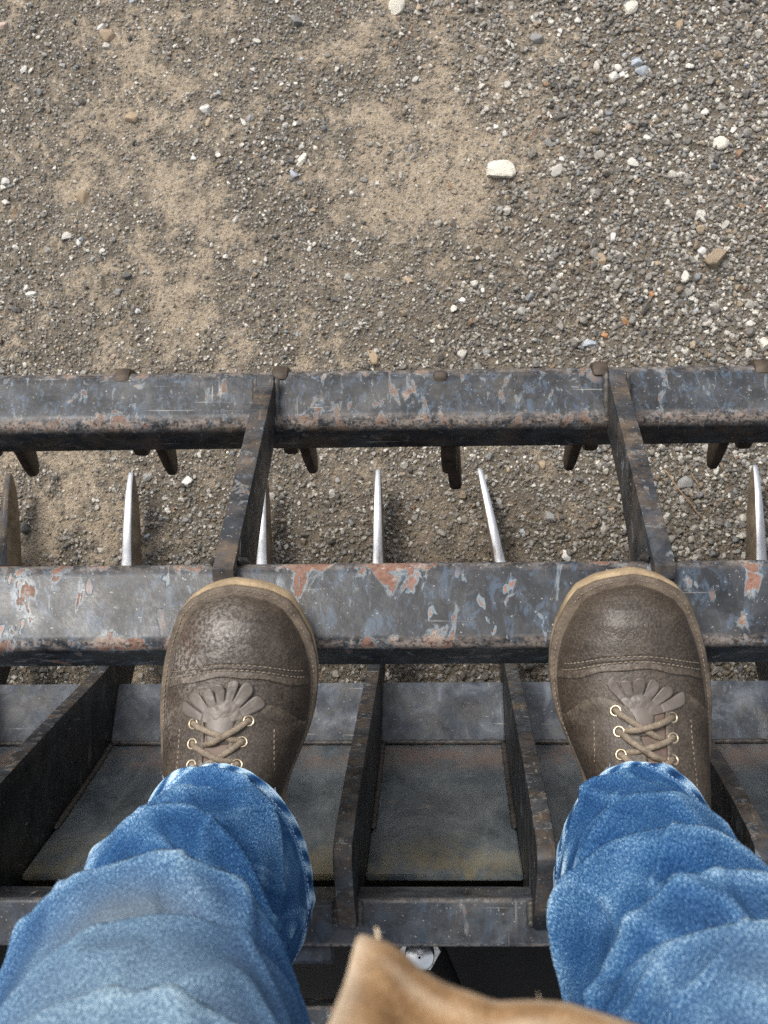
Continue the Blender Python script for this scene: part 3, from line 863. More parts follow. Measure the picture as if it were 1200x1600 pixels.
for i in range(-4, 5):
    dy, dz = ((-.022, -.012) if i == 0 else (0, 0))
    x = i * S + (.008 if i == 0 else 0)
    o = plate('tooth', [(y + dy, z + dz if z > .40 else .41 - (.41 - z) * (.55 if i == 0 else .82) + dz) for y, z in HOOK], x, .016, M['tooth'], None, .0045)
    for v in o.data.vertices:                       # claws narrow and curl inwards towards the point
        t = min(1, max(0, (.40 - v.co.z) / .15))
        v.co.x = x + (v.co.x - x) * (1 - .40 * t * t) + (-.016 if i > 0 else .016) * t ** 2.2
    part_of(jaw, o)
bm = bmesh.new()
box_bm(bm, (-.006, .210, .424), (.008, .2215, .434), .004)
part_of(jaw, bm_obj('weld_tab', bm, M['tooth'], None, 40))
for x in (-.1615, .1635):
    for sd in (-1, 1):
        xx = x + sd * .0095
        part_of(jaw, np_obj('weld_bead', *bead([(xx, .216, .4445), (xx, .19, .4415), (xx, .165, .436)], .0032, int(x * 1000) + sd), M['weld']))
        part_of(jaw, np_obj('weld_bead', *bead([(xx, .036, .690), (xx, .037, .66), (xx, .034, .645)], .0032, int(x * 900) + sd), M['weld']))

# ================================================================== PERSON
person = tag(empty('person', (0, -.15, .66)), 'person in brown work boots, blue jeans and a tan canvas jacket standing on the bars', 'person')
def pp(o, parent=None): return part_of(parent or person, o)

# ---- boots ----------------------------------------------------------
OT = np.array([0, .002, .005, .012, .021, .038, .054, .068, .082, .101, .12, .139, .16, .20, .25, .285, .297, .30])
OL = np.array([.001, .011, .020, .032, .040, .047, .052, .0545, .0565, .0575, .0575, .057, .054, .045, .040, .030, .015, 0])
OR = np.array([.001, .015, .027, .039, .045, .053, .0565, .0575, .0565, .053, .0455, .037, .031, .028, .030, .022, .012, 0])
HT = np.array([.0055, .008, .012, .02, .03, .045, .06, .075, .09, .105, .12, .14, .16, .18, .2, .29, .2945])
HH = np.array([.0, .011, .019, .030, .037, .043, .047, .052, .059, .068, .080, .100, .128, .148, .155, .158, .0])
ZB = .022
_tt = np.linspace(0, .3, 1201)
def _sm(v, k=9):
    p = np.pad(v, k, mode='edge'); return np.convolve(p, np.ones(2 * k + 1) / (2 * k + 1), 'valid')
_L = np.interp(_tt, OT, OL); _R = np.interp(_tt, OT, OR); _H = np.interp(_tt, HT, HH)
mk_ = sstep(_tt, .03, .06)
_L = _L * (1 - mk_) + _sm(_L, 40) * mk_; _R = _R * (1 - mk_) + _sm(_R, 40) * mk_; _H = _H * (1 - mk_) + _sm(_H, 30) * mk_
def edges(t): return np.interp(t, _tt, _L), np.interp(t, _tt, _R)
def upper(t):
    l, r = edges(np.clip(t - .0055, 0, .3))
    return np.maximum(l - .0045, .0004), np.maximum(r - .0045, .0004), np.interp(t, _tt, _H)
def spring(t): return .014 * np.maximum(0, (.06 - t) / .06) ** 2
def crease(x, t):
    # flex creases across the vamp behind the cap, strongest on the outside
    return -.0016 * np.exp(-((t - .082 - .25 * np.abs(x)) / .004) ** 2) * sstep(np.abs(x), .018, .035) - .0012 * np.exp(-((t - .095 - .3 * np.abs(x)) / .004) ** 2) * sstep(np.abs(x), .02, .04)
def topz(x, t):
    l, r, h = upper(t); c = (r - l) / 2; hw = (l + r) / 2
    u = np.clip(np.abs((x - c) / hw), 0, 1)
    return ZB + h * (1 - u ** 2.4) ** .55 + spring(t) + crease(x, t)
PITCH = math.radians(12)
def make_boot(T, mir, yaw, kilt, eyes, lab, cap_shift=0., scuffs=()):
    cp, sp_ = math.cos(PITCH), math.sin(PITCH)
    cy, sy = math.cos(yaw), math.sin(yaw)
    def W(x, t, z):
        x = np.asarray(x, float) * mir; y = -np.asarray(t, float); z = np.asarray(z, float)
        Y = y * cp - z * sp_; Z = y * sp_ + z * cp
        return np.stack([T[0] + x * cy - Y * sy, T[1] + x * sy + Y * cy, T[2] + Z], -1)
    # upper
    nt, na = 150, 90
    tv = .0058 + (.2940 - .0058) * (np.linspace(0, 1, nt) ** 1.5)
    ph = np.linspace(-PI / 2, PI / 2, na)
    def surf(t, sA, off=0.):
        l, r, h = upper(t); c = (r - l) / 2; hw = (l + r) / 2
        x = c + hw * np.sin(ph if sA is None else sA) * 1.0
        u = np.clip(np.abs((x - c) / hw), 0, 1)
        z = ZB + h * (1 - u ** 2.4) ** .55 + spring(t) + crease(x, t)
        return x, z
    Tm, Am = np.meshgrid(tv, ph, indexing='ij')
    X, Z = surf(Tm, Am)
    lump = (fbm(X, Tm, 60, 4, 31) - .5) * .0012
    Z = Z + lump * (Z > ZB + .006)
    scuff = np.zeros_like(X); rust_ = np.zeros_like(X)
    for sx, st, sr, k in scuffs: scuff = np.maximum(scuff, k * np.exp(-(((X - sx) ** 2 + (Tm - st) ** 2) / sr ** 2)))
    if scuffs: rust_ = np.exp(-(((X + .033) ** 2 + (Tm - .035) ** 2) / .010 ** 2)) + .5 * np.exp(-(((X + .05) ** 2 + (Tm - .075) ** 2) / .009 ** 2))
    hrel = (Z - ZB - spring(Tm)) / .05
    cr = np.exp(-(hrel / .07) ** 2)
    shine = np.exp(-((Tm - .035) / .03) ** 2)
    Fq = grid_faces(nt, na)
    if mir < 0: Fq = Fq[:, ::-1]
    boot = pp(np_obj('boot', W(X, Tm, Z).reshape(-1, 3), Fq, M['leather'], attrs={'scuff': scuff.ravel(), 'rusty': rust_.ravel(), 'crease': cr.ravel(), 'shine': shine.ravel()}))
    tag(boot, lab)
    def shell(name, X, Tm, lift, mat, th=.0016, att=None, uvw=None):
        n0, n1 = X.shape
        Z = topz(X, Tm) + lift
        F_ = grid_faces(n0, n1)
        if mir < 0: F_ = F_[:, ::-1]
        o = pp(np_obj(name, W(X, Tm, Z).reshape(-1, 3), F_, mat, attrs=att), boot)
        m = o.modifiers.new('thick', 'SOLIDIFY'); m.thickness = th; m.offset = 0
        return o
    def P(x, t, lift=0.): return W(x, t, topz(np.asarray(x, float), np.asarray(t, float)) + lift)
    # toe cap, overlapping the vamp with a raised edge
    n0, n1 = 90, 80
    v = np.linspace(0, 1, n0)[:, None]; sA = np.linspace(-PI / 2 * .995, PI / 2 * .995, n1)[None]
    tend = .0575 + cap_shift + .016 * (np.abs(np.sin(sA)) ** 2.2) + .0006 * np.sin(sA * 9)
    Tc = .0058 + (tend - .0058) * v ** 1.4
    l, r, h = upper(Tc); Xc = (r - l) / 2 + (l + r) / 2 * np.sin(sA)
    scC = np.zeros_like(Xc)
    for sx, st, sr, k in scuffs: scC = np.maximum(scC, k * np.exp(-(((Xc - sx) ** 2 + (Tc - st) ** 2) / sr ** 2)))
    rsC = np.exp(-(((Xc + .033) ** 2 + (Tc - .034) ** 2) / .011 ** 2)) if scuffs else np.zeros_like(Xc)
    zc = topz(Xc, Tc)
    crC = np.maximum(np.exp(-((zc - ZB - spring(Tc)) / .0024) ** 2), .45 * sstep(v, .90, .985) * (1 + 0 * sA))
    groove = -.0009 * np.exp(-((v - .93) / .012) ** 2) - .0006 * np.exp(-((v - .88) / .008) ** 2)
    Zc = zc + .0012 + groove + (fbm(Xc, Tc, 60, 4, 31) - .5) * .0012
    F_ = grid_faces(n0, n1)
    if mir < 0: F_ = F_[:, ::-1]
    cap = pp(np_obj('toe_cap', W(Xc, Tc, Zc).reshape(-1, 3), F_, M['leather'], attrs={'scuff': scC.ravel(), 'rusty': rsC.ravel(), 'crease': crC.ravel(), 'shine': (np.exp(-((Tc - .03) / .022) ** 2)).ravel()}), boot)
    m = cap.modifiers.new('thick', 'SOLIDIFY'); m.thickness = .0018; m.offset = -1 if True else 0
    # lacing panels
    ex = np.array([e[0] for e in eyes[0]]); er = np.array([e[0] for e in eyes[1]])
    for side, inn in ((-1, lambda t: -.0150 + 0 * t), (1, lambda t: .0068 - .0075 * np.clip((t - .08) / .03, 0, 1.2))):
        n0, n1 = 60, 50
        vv = np.linspace(0, 1, n0)[:, None]; ww = np.linspace(0, 1, n1)[None]
        rr = .012
        rnd_ = np.where(ww < .22, .011 * (1 - np.sqrt(np.clip(1 - ((.22 - ww) / .22) ** 2, 0, 1))), 0)
        tf = .0785 + rnd_ + .020 * sstep(ww, .35, 1.) - .002 * np.exp(-((ww - .3) / .12) ** 2)
        Tp = tf + (.185 - tf) * vv
        l, r, h = upper(Tp); c = (r - l) / 2; hw = (l + r) / 2
        xi = inn(Tp); xo = c + side * hw * .985
        a0 = np.arcsin(np.clip((xi - c) / hw, -1, 1)); a1 = np.arcsin(np.clip((xo - c) / hw, -1, 1))
        Xp = c + hw * np.sin(a0 + (a1 - a0) * ww)
        bd = np.maximum(np.exp(-(vv / .05) ** 2), np.exp(-(ww / .06) ** 2)) * .55
        sc2 = np.zeros_like(Xp)
        for sx, st, sr, k in scuffs: sc2 = np.maximum(sc2, k * np.exp(-(((Xp - sx) ** 2 + (Tp - st) ** 2) / sr ** 2)))
        shell('facing', Xp, Tp, .0012 + .0012 * np.exp(-(ww / .10) ** 2) + (fbm(Xp, Tp, 60, 4, 31) - .5) * .0012, M['leather'], .0020, {'crease': (bd + 0 * Xp).ravel(), 'scuff': sc2.ravel(), 'rusty': 0 * Xp.ravel(), 'shine': 0 * Xp.ravel() + .2})
    # tongue
    vv = np.linspace(0, 1, 30)[:, None]; ww = np.linspace(-1, 1, 14)[None]
    Tt = .080 + .09 * vv + 0 * ww; Xt = -.004 + ww * .012 + 0 * vv
    shell('tongue', Xt, Tt, .0007 + .0006 * (1 - ww ** 2), M['tongue'], .0012)
    # fringed flap over the foot of the laces
    bx, bt = kilt[0]
    parts = []
    lobes = kilt[1]
    angs = [math.atan2(lx - bx, bt - lt) for lx, lt in lobes]; lens = [math.hypot(lx - bx, bt - lt) for lx, lt in lobes]
    n = len(lobes)
    bound = [angs[0] - (angs[1] - angs[0]) / 2] + [(angs[k] + angs[k + 1]) / 2 for k in range(n - 1)] + [angs[-1] + (angs[-1] - angs[-2]) / 2]
    Rc = .72
    mid = np.interp(np.linspace(bound[0], bound[-1], 61), angs, lens)
    A_ = np.linspace(bound[0], bound[-1], 61)[None]; Rr = np.linspace(0, 1, 24)[:, None]
    Lb = mid[None] * Rc
    Xk = bx + np.sin(A_) * Lb * Rr; Tk = bt - np.cos(A_) * Lb * Rr
    # narrow throat reaching back between the facings
    back = np.clip(.22 - Rr, 0, 1) / .22
    Tk = Tk + back * .010; Xk = Xk * (1 - 0 * back)
    Xk = Xk + np.sin(A_) * back * .004
    Zk = topz(Xk, Tk) + .0022 - .0022 * sstep(Rr, .62, .95) + .0022 * np.sin(np.clip(Rr * 1.0, 0, 1) * PI) * np.cos(A_ * 1.1) * .5 + (fbm(Xk, Tk, 170, 3, 51) - .5) * .0016
    pieces = [(W(Xk, Tk, Zk).reshape(-1, 3), grid_faces(24, 61))]
    q = np.linspace(-1, 1, 13)[None]; rr_ = np.linspace(0, 1, 14)[:, None]
    Xn = bx - .001 + q * (.0112 - .0025 * rr_); Tn = bt - .013 + .0235 * rr_ + 0 * q
    pieces.append((W(Xn, Tn, topz(Xn, Tn) + .0017 + .0012 * (1 - q ** 2)).reshape(-1, 3), grid_faces(14, 13)))
    for k in range(n):
        gap = (bound[k + 1] - bound[k]) * .025
        a0, a1 = bound[k] + gap, bound[k + 1] - gap
        nr, nw = 14, 9
        q = np.linspace(-1, 1, nw)[None]
        Lmax = lens[k] * (.97 - .06 * ((k + kilt[3]) % 3 == 1))
        tip = 1 - (.05 + .03 * (k % 2)) * np.abs(q) ** 3.0 + .025 * q * (-1) ** k
        r0 = np.interp((a0 + a1) / 2, A_[0], mid) * Rc * .62
        rr_ = np.linspace(0, 1, nr)[:, None]
        Rad = r0 + (Lmax * tip - r0) * rr_
        # lobes keep their width, so the slits open outward
        ac = (a0 + a1) / 2
        hwid = (a1 - a0) / 2 * np.minimum(Rad[:, :1], lens[k] * .90) * (.97 - .05 * rr_ - .22 * rr_ ** 9)
        off = q * hwid
        Xl = bx + np.sin(ac) * Rad + np.cos(ac) * off
        Tl = bt - np.cos(ac) * Rad + np.sin(ac) * off
        curl = kilt[2][k] * .55
        Zl = topz(Xl, Tl) + .0025 + .0003 * np.sin(rr_ * PI) + curl * rr_ ** 1.6 + (fbm(Xl, Tl, 170, 3, 51) - .5) * .0012 - .0003 * (q ** 2) * rr_
        pieces.append((W(Xl, Tl, Zl).reshape(-1, 3), grid_faces(nr, nw)))
    v_, f_ = joined(pieces)
    if mir < 0: f_ = f_[:, ::-1]
    kt = pp(np_obj('fringed_flap', v_, f_, M['kiltie']), boot)
    m = kt.modifiers.new('thick', 'SOLIDIFY'); m.thickness = .0013; m.offset = 0
    # eyelets and laces
    rimp, holes = [], []
    for sd in (0, 1):
        for ei, (x, t) in enumerate(eyes[sd]):
            e = 1e-3
            p0 = P(x, t, .0026); dx = P(x + e, t, .0026) - p0; dt_ = P(x, t + e, .0026) - p0
            dx /= np.linalg.norm(dx); nrm = np.cross(dx, dt_); nrm /= np.linalg.norm(nrm)
            if nrm[2] < 0: nrm = -nrm
            dt_ = np.cross(nrm, dx)
            aa = np.linspace(0, 2 * PI, 26, endpoint=False)
            ring = p0 + .0034 * (np.cos(aa)[:, None] * dx + np.sin(aa)[:, None] * dt_)
            bb = np.linspace(0, 2 * PI, 8, endpoint=False)
            Vt = ring[:, None] + 0.00080 * (np.cos(bb)[None, :, None] * ((np.cos(aa)[:, None] * dx + np.sin(aa)[:, None] * dt_))[:, None] + np.sin(bb)[None, :, None] * nrm)
            ii, jj = np.meshgrid(np.arange(26), np.arange(8), indexing='ij')
            Ft = np.stack([ii * 8 + jj, ((ii + 1) % 26) * 8 + jj, ((ii + 1) % 26) * 8 + (jj + 1) % 8, ii * 8 + (jj + 1) % 8], -1).reshape(-1, 4)
            eo = pp(np_obj('eyelet', Vt.reshape(-1, 3), Ft, M['brass']), boot)
            disc = np.concatenate([[p0 - nrm * .0002], p0 - nrm * .0002 + .0033 * (np.cos(aa)[:, None] * dx + np.sin(aa)[:, None] * dt_)])
            holes.append((disc, np.array([(0, 1 + k, 1 + (k + 1) % 26) for k in range(26)])))
    v_, f_ = joined(holes)
    tag(pp(np_obj('eyelet_hole', v_, f_, M['hole']), boot), kind='stuff')
    def lace(x0, t0, x1, t1, hi):
        u = np.linspace(0, 1, 16)
        x = x0 + (x1 - x0) * u; t = t0 + (t1 - t0) * u
        lift = np.interp(u, [0, .10, .3, .75, .92, 1], [.0010, .0048, .0048 + hi, .0042 + hi, .0022, -.0005])
        v_, f_ = sweep(P(x, t, lift), .00225, 9, .8)
        pp(np_obj('lace', v_, f_, M['lace']), boot)
    for k in range(3):
        (lx, lt), (rx, rt_) = eyes[0][k], eyes[1][k]
        over = (k + kilt[3]) % 2
        lace(lx, lt, rx - .004, rt_ + .0125, .0022 if over else 0.0)
        lace(rx, rt_, lx + .0075, lt + .0130, 0.0 if over else .0022)
    # welt and sole
    th = (np.linspace(0, 1, 70) ** 1.6) * .30
    l, r = edges(th)
    loop = [(rr2, t2) for rr2, t2 in zip(r, th)] + [(-l2, t2) for l2, t2 in list(zip(l, th))[-2:0:-1]]
    def slab(name, z0, z1, grow, mat, t0=0., t1=.31, bev=.0012):
        bm = bmesh.new()
        pts = [(x, t) for x, t in loop if t0 <= t <= t1]
        vt = [bm.verts.new((0, 0, 0)) for _ in pts]; vb = [bm.verts.new((0, 0, 0)) for _ in pts]
        cx = 0.
        for (x, t), a_, b_ in zip(pts, vt, vb):
            g_ = 1 + grow / .055
            tt2 = t - (grow + (.0032 if name == 'sole' else 0)) * max(0, 1 - t / .045)
            a_.co = Vector(W(x * g_, tt2, z1 + float(spring(max(t, 0))))); b_.co = Vector(W(x * g_, tt2, z0 + float(spring(max(t, 0)))))
        bm.faces.new(vt); bm.faces.new(vb[::-1])
        for k in range(len(pts)):
            k2 = (k + 1) % len(pts)
            bm.faces.new((vt[k], vb[k], vb[k2], vt[k2]))
        bmesh.ops.recalc_face_normals(bm, faces=bm.faces)
        if bev: bmesh.ops.bevel(bm, geom=[e for e in bm.edges if e.calc_face_angle(0) > 1.0], offset=bev, segments=2, affect='EDGES', profile=.5)
        bm.faces.ensure_lookup_table()
        return pp(bm_obj(name, bm, mat, None, 40), boot)
    slab('welt', .0165, .0230, .0006, M['welt'], bev=.0022)
    slab('sole', .0, .0163, -.0004, M['sole'], bev=.0025)
    slab('heel', -.032, -.0004, 0., M['sole'], .215, .31)
    # stitching along welt and cap
    st = []
    def stitches(pts3, ln=.0026, r_=.00045):
        d = np.r_[0, np.cumsum(np.linalg.norm(np.diff(pts3, axis=0), axis=1))]
        k = np.arange(.001, d[-1] - ln, ln * 1.45)
        for s_ in k:
            u = np.linspace(s_, s_ + ln, 4)
            q = np.stack([np.interp(u, d, pts3[:, c_]) for c_ in range(3)], -1)
            q[1:3] += np.array([0, 0, .0003])
            st.append(sweep(q, [r_ * .5, r_, r_, r_ * .5], 5))
    wx = np.concatenate([-(l[::-1] - .0024), (r - .0024)[1:]]); wt = np.concatenate([th[::-1], th[1:]]) + .0022
    ok = (wt < .14)
    stitches(W(wx[ok], wt[ok], .0232 + spring(wt[ok])))
    for vfrac, dz in ((.93, .0011), (.88, .0012)):
        sA_ = np.linspace(-1.25, 1.25, 60)
        te = (.0575 + cap_shift + .016 * (np.abs(np.sin(sA_)) ** 2.2)); tq = .0058 + (te - .0058) * vfrac ** 1.4
        l2, r2, h2 = upper(tq); xq = (r2 - l2) / 2 + (l2 + r2) / 2 * np.sin(sA_)
        stitches(P(xq, tq, dz))
    for xo in (.0315, -.034):
        tq = np.linspace(.092, .15, 40)
        stitches(P(xo + 0 * tq, tq, .0026))
    v_, f_ = joined(st)
    tag(pp(np_obj('stitching', v_, f_, M['stitch']), boot), kind='stuff')
    return boot
eyesL = ([(-.0235, .0875), (-.0235, .0995), (-.0230, .1115)], [(.0150, .0850), (.0110, .0975), (.0085, .1105)])
kiltL = ((-.0035, .0880), [(-.0335, .0775), (-.0285, .0675), (-.0150, .0645), (-.0045, .0600), (.0055, .0555), (.0160, .0605), (.0250, .0715)], [.0015, .001, .003, .004, .001, .0005, .002], 0)
make_boot((-.147, .024, .720), 1, 0.0, kiltL, eyesL, 'left boot with a greyish scuffed patch on its toe cap', 0.,
          [(-.008, .028, .020, .85), (-.032, .052, .018, 1.0), (-.052, .092, .012, .95), (-.03, .04, .022, .5)])
eyesR = ([(-.0205, .0890), (-.0200, .1010), (-.0185, .1130)], [(.0175, .0845), (.0160, .0970), (.0155, .1105)])
kiltR = ((.0030, .0885), [(-.0340, .0765), (-.0215, .0700), (-.0105, .0645), (.0010, .0600), (.0125, .0640), (.0225, .0640)], [.002, .004, .005, .006, .005, .0045], 1)
make_boot((.134, .029, .720), -1, 0.0, kiltR, eyesR, 'right boot with an even, darker shiny toe cap', .001)

# ---- jeans ----------------------------------------------------------
def catm(zs, vals, z):
    return np.interp(z, zs, _sm2(zs, vals)) if False else np.interp(z, zs, vals)
def make_leg(side, stations, folds, hem_tilt, seed, fades):
    """rings from the hem up to the waist; theta 0 faces +Y, grows towards +X"""
    ns, nth = 340, 260
    st = np.array(stations)            # s, cx, cy, cz, rx, ry
    s = st[-1, 0] * np.linspace(0, 1, ns) ** 1.45
    sl_ = np.linspace(0, st[-1, 0], 300)
    def ip(k):
        v = np.interp(s, st[:, 0], st[:, k]); return v if k == 0 else np.interp(s, sl_, _sm(np.interp(sl_, st[:, 0], st[:, k]), 9))
    cx, cyy, cz, rx, ry = ip(1), ip(2), ip(3), ip(4), ip(5)
    th = np.linspace(-PI, PI, nth, endpoint=False)
    Sm, Th = np.meshgrid(s, th, indexing='ij')
    disp = np.zeros_like(Sm); fade_shade = np.zeros_like(Sm); drop = np.zeros_like(Sm)
    for (s0, t0, amp, wd, span, slope, curv) in folds:
        dth = (Th - t0 + PI) % (2 * PI) - PI
        v = (Sm - (s0 + slope * dth + curv * dth ** 2)) / wd
        f = np.where(v > 0, np.exp(-(np.abs(v) / 2.6) ** 1.25), np.exp(-(np.abs(v) / .50) ** 1.8))
        win = np.exp(-(dth / span) ** 2)
        disp += 1.25 * amp * f * win
        drop += 1.3 * amp * f * win
        fade_shade += 26 * amp * np.exp(-((v - .1) / .45) ** 2) * win
        disp -= .35 * amp * np.exp(-((v + 1.2) / .6) ** 2) * win
        fade_shade -= 12 * amp * np.exp(-((v + 1.0) / .5) ** 2) * win  # darkens the hollow below each fold, shade put into the denim colour
    nse = (fbm(Th * 1.1 + 10, Sm * 11, 1.0, 3, seed) - .5) * .010 + (fbm(Th * 4 + 3, Sm * 60, 1.0, 3, seed + 2) - .5) * .0015
    disp += nse * sstep(Sm, .0, .05)
    # sharp secondary creases running round and slanting across the leg
    a1 = fbm(Th * .55 + Sm * 4 + 40, Sm * 10 - Th * 1.1, 1.0, 2, seed + 4)
    a2 = fbm(Th * .8 - Sm * 7 + 20, Sm * 17 + Th * 1.6, 1.0, 2, seed + 7)
    r1 = 1 - np.abs(2 * a1 - 1); r2 = 1 - np.abs(2 * a2 - 1)
    k1 = sstep(r1, .80, 1.0); k2 = sstep(r2, .86, 1.0)
    cr_ = (.0035 * k1 + .0020 * k2) * sstep(Sm, .015, .05)
    disp += cr_; drop += .5 * cr_; fade_shade += .35 * (k1 ** 2) + .25 * (k2 ** 2) - .08
    rxx = rx[:, None] + disp; ryy = ry[:, None] + disp
    X = cx[:, None] + rxx * np.sin(Th); Y = cyy[:, None] + ryy * np.cos(Th)
    Z = cz[:, None] + hem_tilt * np.cos(Th) * np.exp(-Sm / .10) + .004 * np.sin(Th * 3 + seed) * np.exp(-Sm / .05) - drop * sstep(Sm, .01, .05)
    # hem: doubled cloth with roping puckers
    hem = sstep(Sm, .0165, .0135)
    rope = np.sin(Th * 23 + 2.2 * Sm / .015 + 1.5 * np.sin(Th * 5) + seed) * hem
    push = .0016 * hem + .0003 * rope
    X = X + push * np.sin(Th); Y = Y + push * np.cos(Th); Z = Z + .0006 * rope
    fade_shade = fade_shade + hem * (.30 + .75 * rope) + .9 * np.exp(-(Sm / .0022) ** 2)
    fade_shade += .5 * np.exp(-((Sm - .0165) / .0016) ** 2)
    grey = np.zeros_like(Sm); stain = np.zeros_like(Sm)
    for (s0, t0, ws, wt_, k, what) in fades:
        dth = (Th - t0 + PI) % (2 * PI) - PI
        q = k * np.exp(-((Sm - s0) / ws) ** 2 - (dth / wt_) ** 2)
        if what == 'fade_shade':
            fade_shade += q
        elif what == 'pucker':
            fade_shade += q * (.4 + 1.3 * np.sin(Sm / .0032 + Th * 3)); 
        elif what == 'grey': grey = np.maximum(grey, q)
        else: stain = np.maximum(stain, q)
    # felled seam down the side
    for t0 in (PI / 2 + .12, -PI / 2 - .12):
        dth = (Th - t0 + PI) % (2 * PI) - PI
        sm_ = np.exp(-(dth * .075 / .0045) ** 2)
        X = X + .0014 * sm_ * np.sin(Th); Y = Y + .0014 * sm_ * np.cos(Th)
        fade_shade = fade_shade + sm_ * (.10 + .45 * np.sin(Sm / .0030 + 2 * np.sin(Sm * 60)))
    V = np.stack([X, Y, Z], -1).reshape(-1, 3)
    uv = np.stack([Th * .075, Sm], -1).reshape(-1, 2)
    return V, grid_faces(ns, nth, True)[:, ::-1], np.clip(fade_shade, -1, 1.6).ravel(), grey.ravel(), stain.ravel(), uv
stL = [(0, -.149, -.182, .783, .061, .083), (.035, -.151, -.192, .816, .057, .074), (.10, -.156, -.199, .885, .051, .073), (.20, -.155, -.211, .985, .056, .073), (.30, -.140, -.223, 1.085, .069, .076),
       (.40, -.118, -.235, 1.185, .080, .081), (.50, -.104, -.264, 1.28, .086, .088), (.62, -.108, -.31, 1.39, .088, .095), (.80, -.105, -.36, 1.55, .105, .115), (.92, -.09, -.37, 1.68, .11, .12)]
stR = [(0, .129, -.181, .783, .056, .083), (.035, .128, -.191, .816, .053, .074), (.10, .126, -.197, .885, .049, .073), (.20, .128, -.211, .985, .055, .073), (.30, .132, -.225, 1.085, .065, .076),
       (.40, .133, -.238, 1.185, .075, .081), (.50, .128, -.268, 1.28, .082, .088), (.62, .117, -.312, 1.39, .090, .095), (.80, .105, -.36, 1.55, .105, .115), (.92, .09, -.37, 1.68, .11, .12)]
#        s0, theta0, amp, width, span, slope, curvature
foldL = [(.042, .35, .009, .009, .9, .045, .0), (.080, -.55, .011, .011, .8, -.035, .015), (.145, .0, .015, .013, 1.5, .020, .010), (.195, .85, .009, .012, .6, .06, .0),
         (.275, -.1, .020, .017, 1.6, .012, .008), (.365, -.35, .014, .020, 1.1, -.04, .01), (.45, .3, .014, .022, 1.2, .03, .01)]
foldR = [(.050, -.65, .009, .010, .7, -.05, .0), (.072, .45, .010, .010, .8, .04, .01), (.122, .0, .012, .012, 1.4, -.012, .010), (.160, -.8, .010, .012, .6, -.06, .0),
         (.205, .25, .015, .014, 1.4, .030, .008), (.295, -.1, .018, .018, 1.5, -.018, .008), (.385, .35, .016, .020, 1.2, .04, .01), (.46, -.2, .013, .022, 1.2, -.03, .01)]
fadL = [(.115, -.98, .028, .26, .9, 'pucker'), (.115, -1.0, .03, .30, .5, 'fade_shade'), (.34, -.25, .055, .8, .75, 'grey'), (.42, -.1, .09, .9, 1.0, 'grey'), (.315, -.15, .018, .45, .9, 'stain'), (.44, -.1, .06, .7, .55, 'fade_shade')]
fadR = [(.085, -1.35, .030, .30, 1.1, 'pucker'), (.085, -1.40, .030, .30, .6, 'fade_shade'), (.145, -1.35, .025, .25, .8, 'pucker'), (.43, .5, .08, .8, .9, 'grey'), (.45, .4, .06, .7, .5, 'fade_shade')]
pl = [make_leg(-1, stL, foldL, .020, 5, fadL), make_leg(1, stR, foldR, .020, 12, fadR)]
V = np.concatenate([p[0] for p in pl]); F = np.concatenate([pl[0][1], pl[1][1] + len(pl[0][0])])
jeans = pp(np_obj('jeans', V, F, M['denim'], attrs={'fade_shade': np.concatenate([p[2] for p in pl]), 'greyed': np.concatenate([p[3] for p in pl]), 'stain': np.concatenate([p[4] for p in pl])}, uv=np.concatenate([p[5] for p in pl])))
# hem stitch rows and a few loose threads
for k, (leg, nm) in enumerate(zip(pl, 'LR')):
    G = leg[0].reshape(340, 260, 3)
    row = G[int(round((.0150 / .92) ** (1 / 1.45) * 339))]                                    # about 15 mm above the edge
    nrm = row - row.mean(0); nrm[:, 2] = 0; nrm /= np.linalg.norm(nrm, axis=1)[:, None]
    st = []
    for j in range(0, 260, 2):
        q = np.stack([row[j], (row[j] + row[(j + 1) % 260]) / 2, row[(j + 1) % 260]]) + nrm[j] * .0006
        st.append(sweep(q, .0004, 5))
    for j in rng.integers(100, 175, 7):
        e = G[0][j]; d = rng.normal(size=3) * .0016; d[1] += .0016
        st.append(sweep(np.stack([e, e + d * .5 + [0, 0, .0006], e + d]), [.0003, .00025, .00015], 5))
    v_, f_ = joined(st)
    tag(pp(np_obj('hem_stitching', v_, f_, M['thread']), jeans), kind='stuff')

# ---- legs and hips under the cloth ----------------------------------
bm = bmesh.new()
body = bpy.data.meshes.new('body')
vb = [(0, -.37, 1.62), (-.09, -.36, 1.56), (-.138, -.205, 1.19), (-.147, -.205, .80), (.09, -.36, 1.56), (.126, -.225, 1.19), (.132, -.205, .80), (0, -.34, 1.80), (0, -.30, 1.92)]
body.from_pydata(vb, [(0, 1), (1, 2), (2, 3), (0, 4), (4, 5), (5, 6), (0, 7), (7, 8)], [])
bo = link(bpy.data.objects.new('body', body))
sk = bo.modifiers.new('skin', 'SKIN')
for v_, r_ in zip(body.skin_vertices[0].data, (.09, .075, .052, .036, .075, .052, .036, .10, .10)): v_.radius = (r_, r_)
body.skin_vertices[0].data[0].use_root = True
bo.modifiers.new('sub', 'SUBSURF').levels = 1
M['skin'] = m_simple('skin', (.42, .25, .17), (.52, .33, .24), 40, .5)
body.materials.append(M['skin'])
pp(bo)

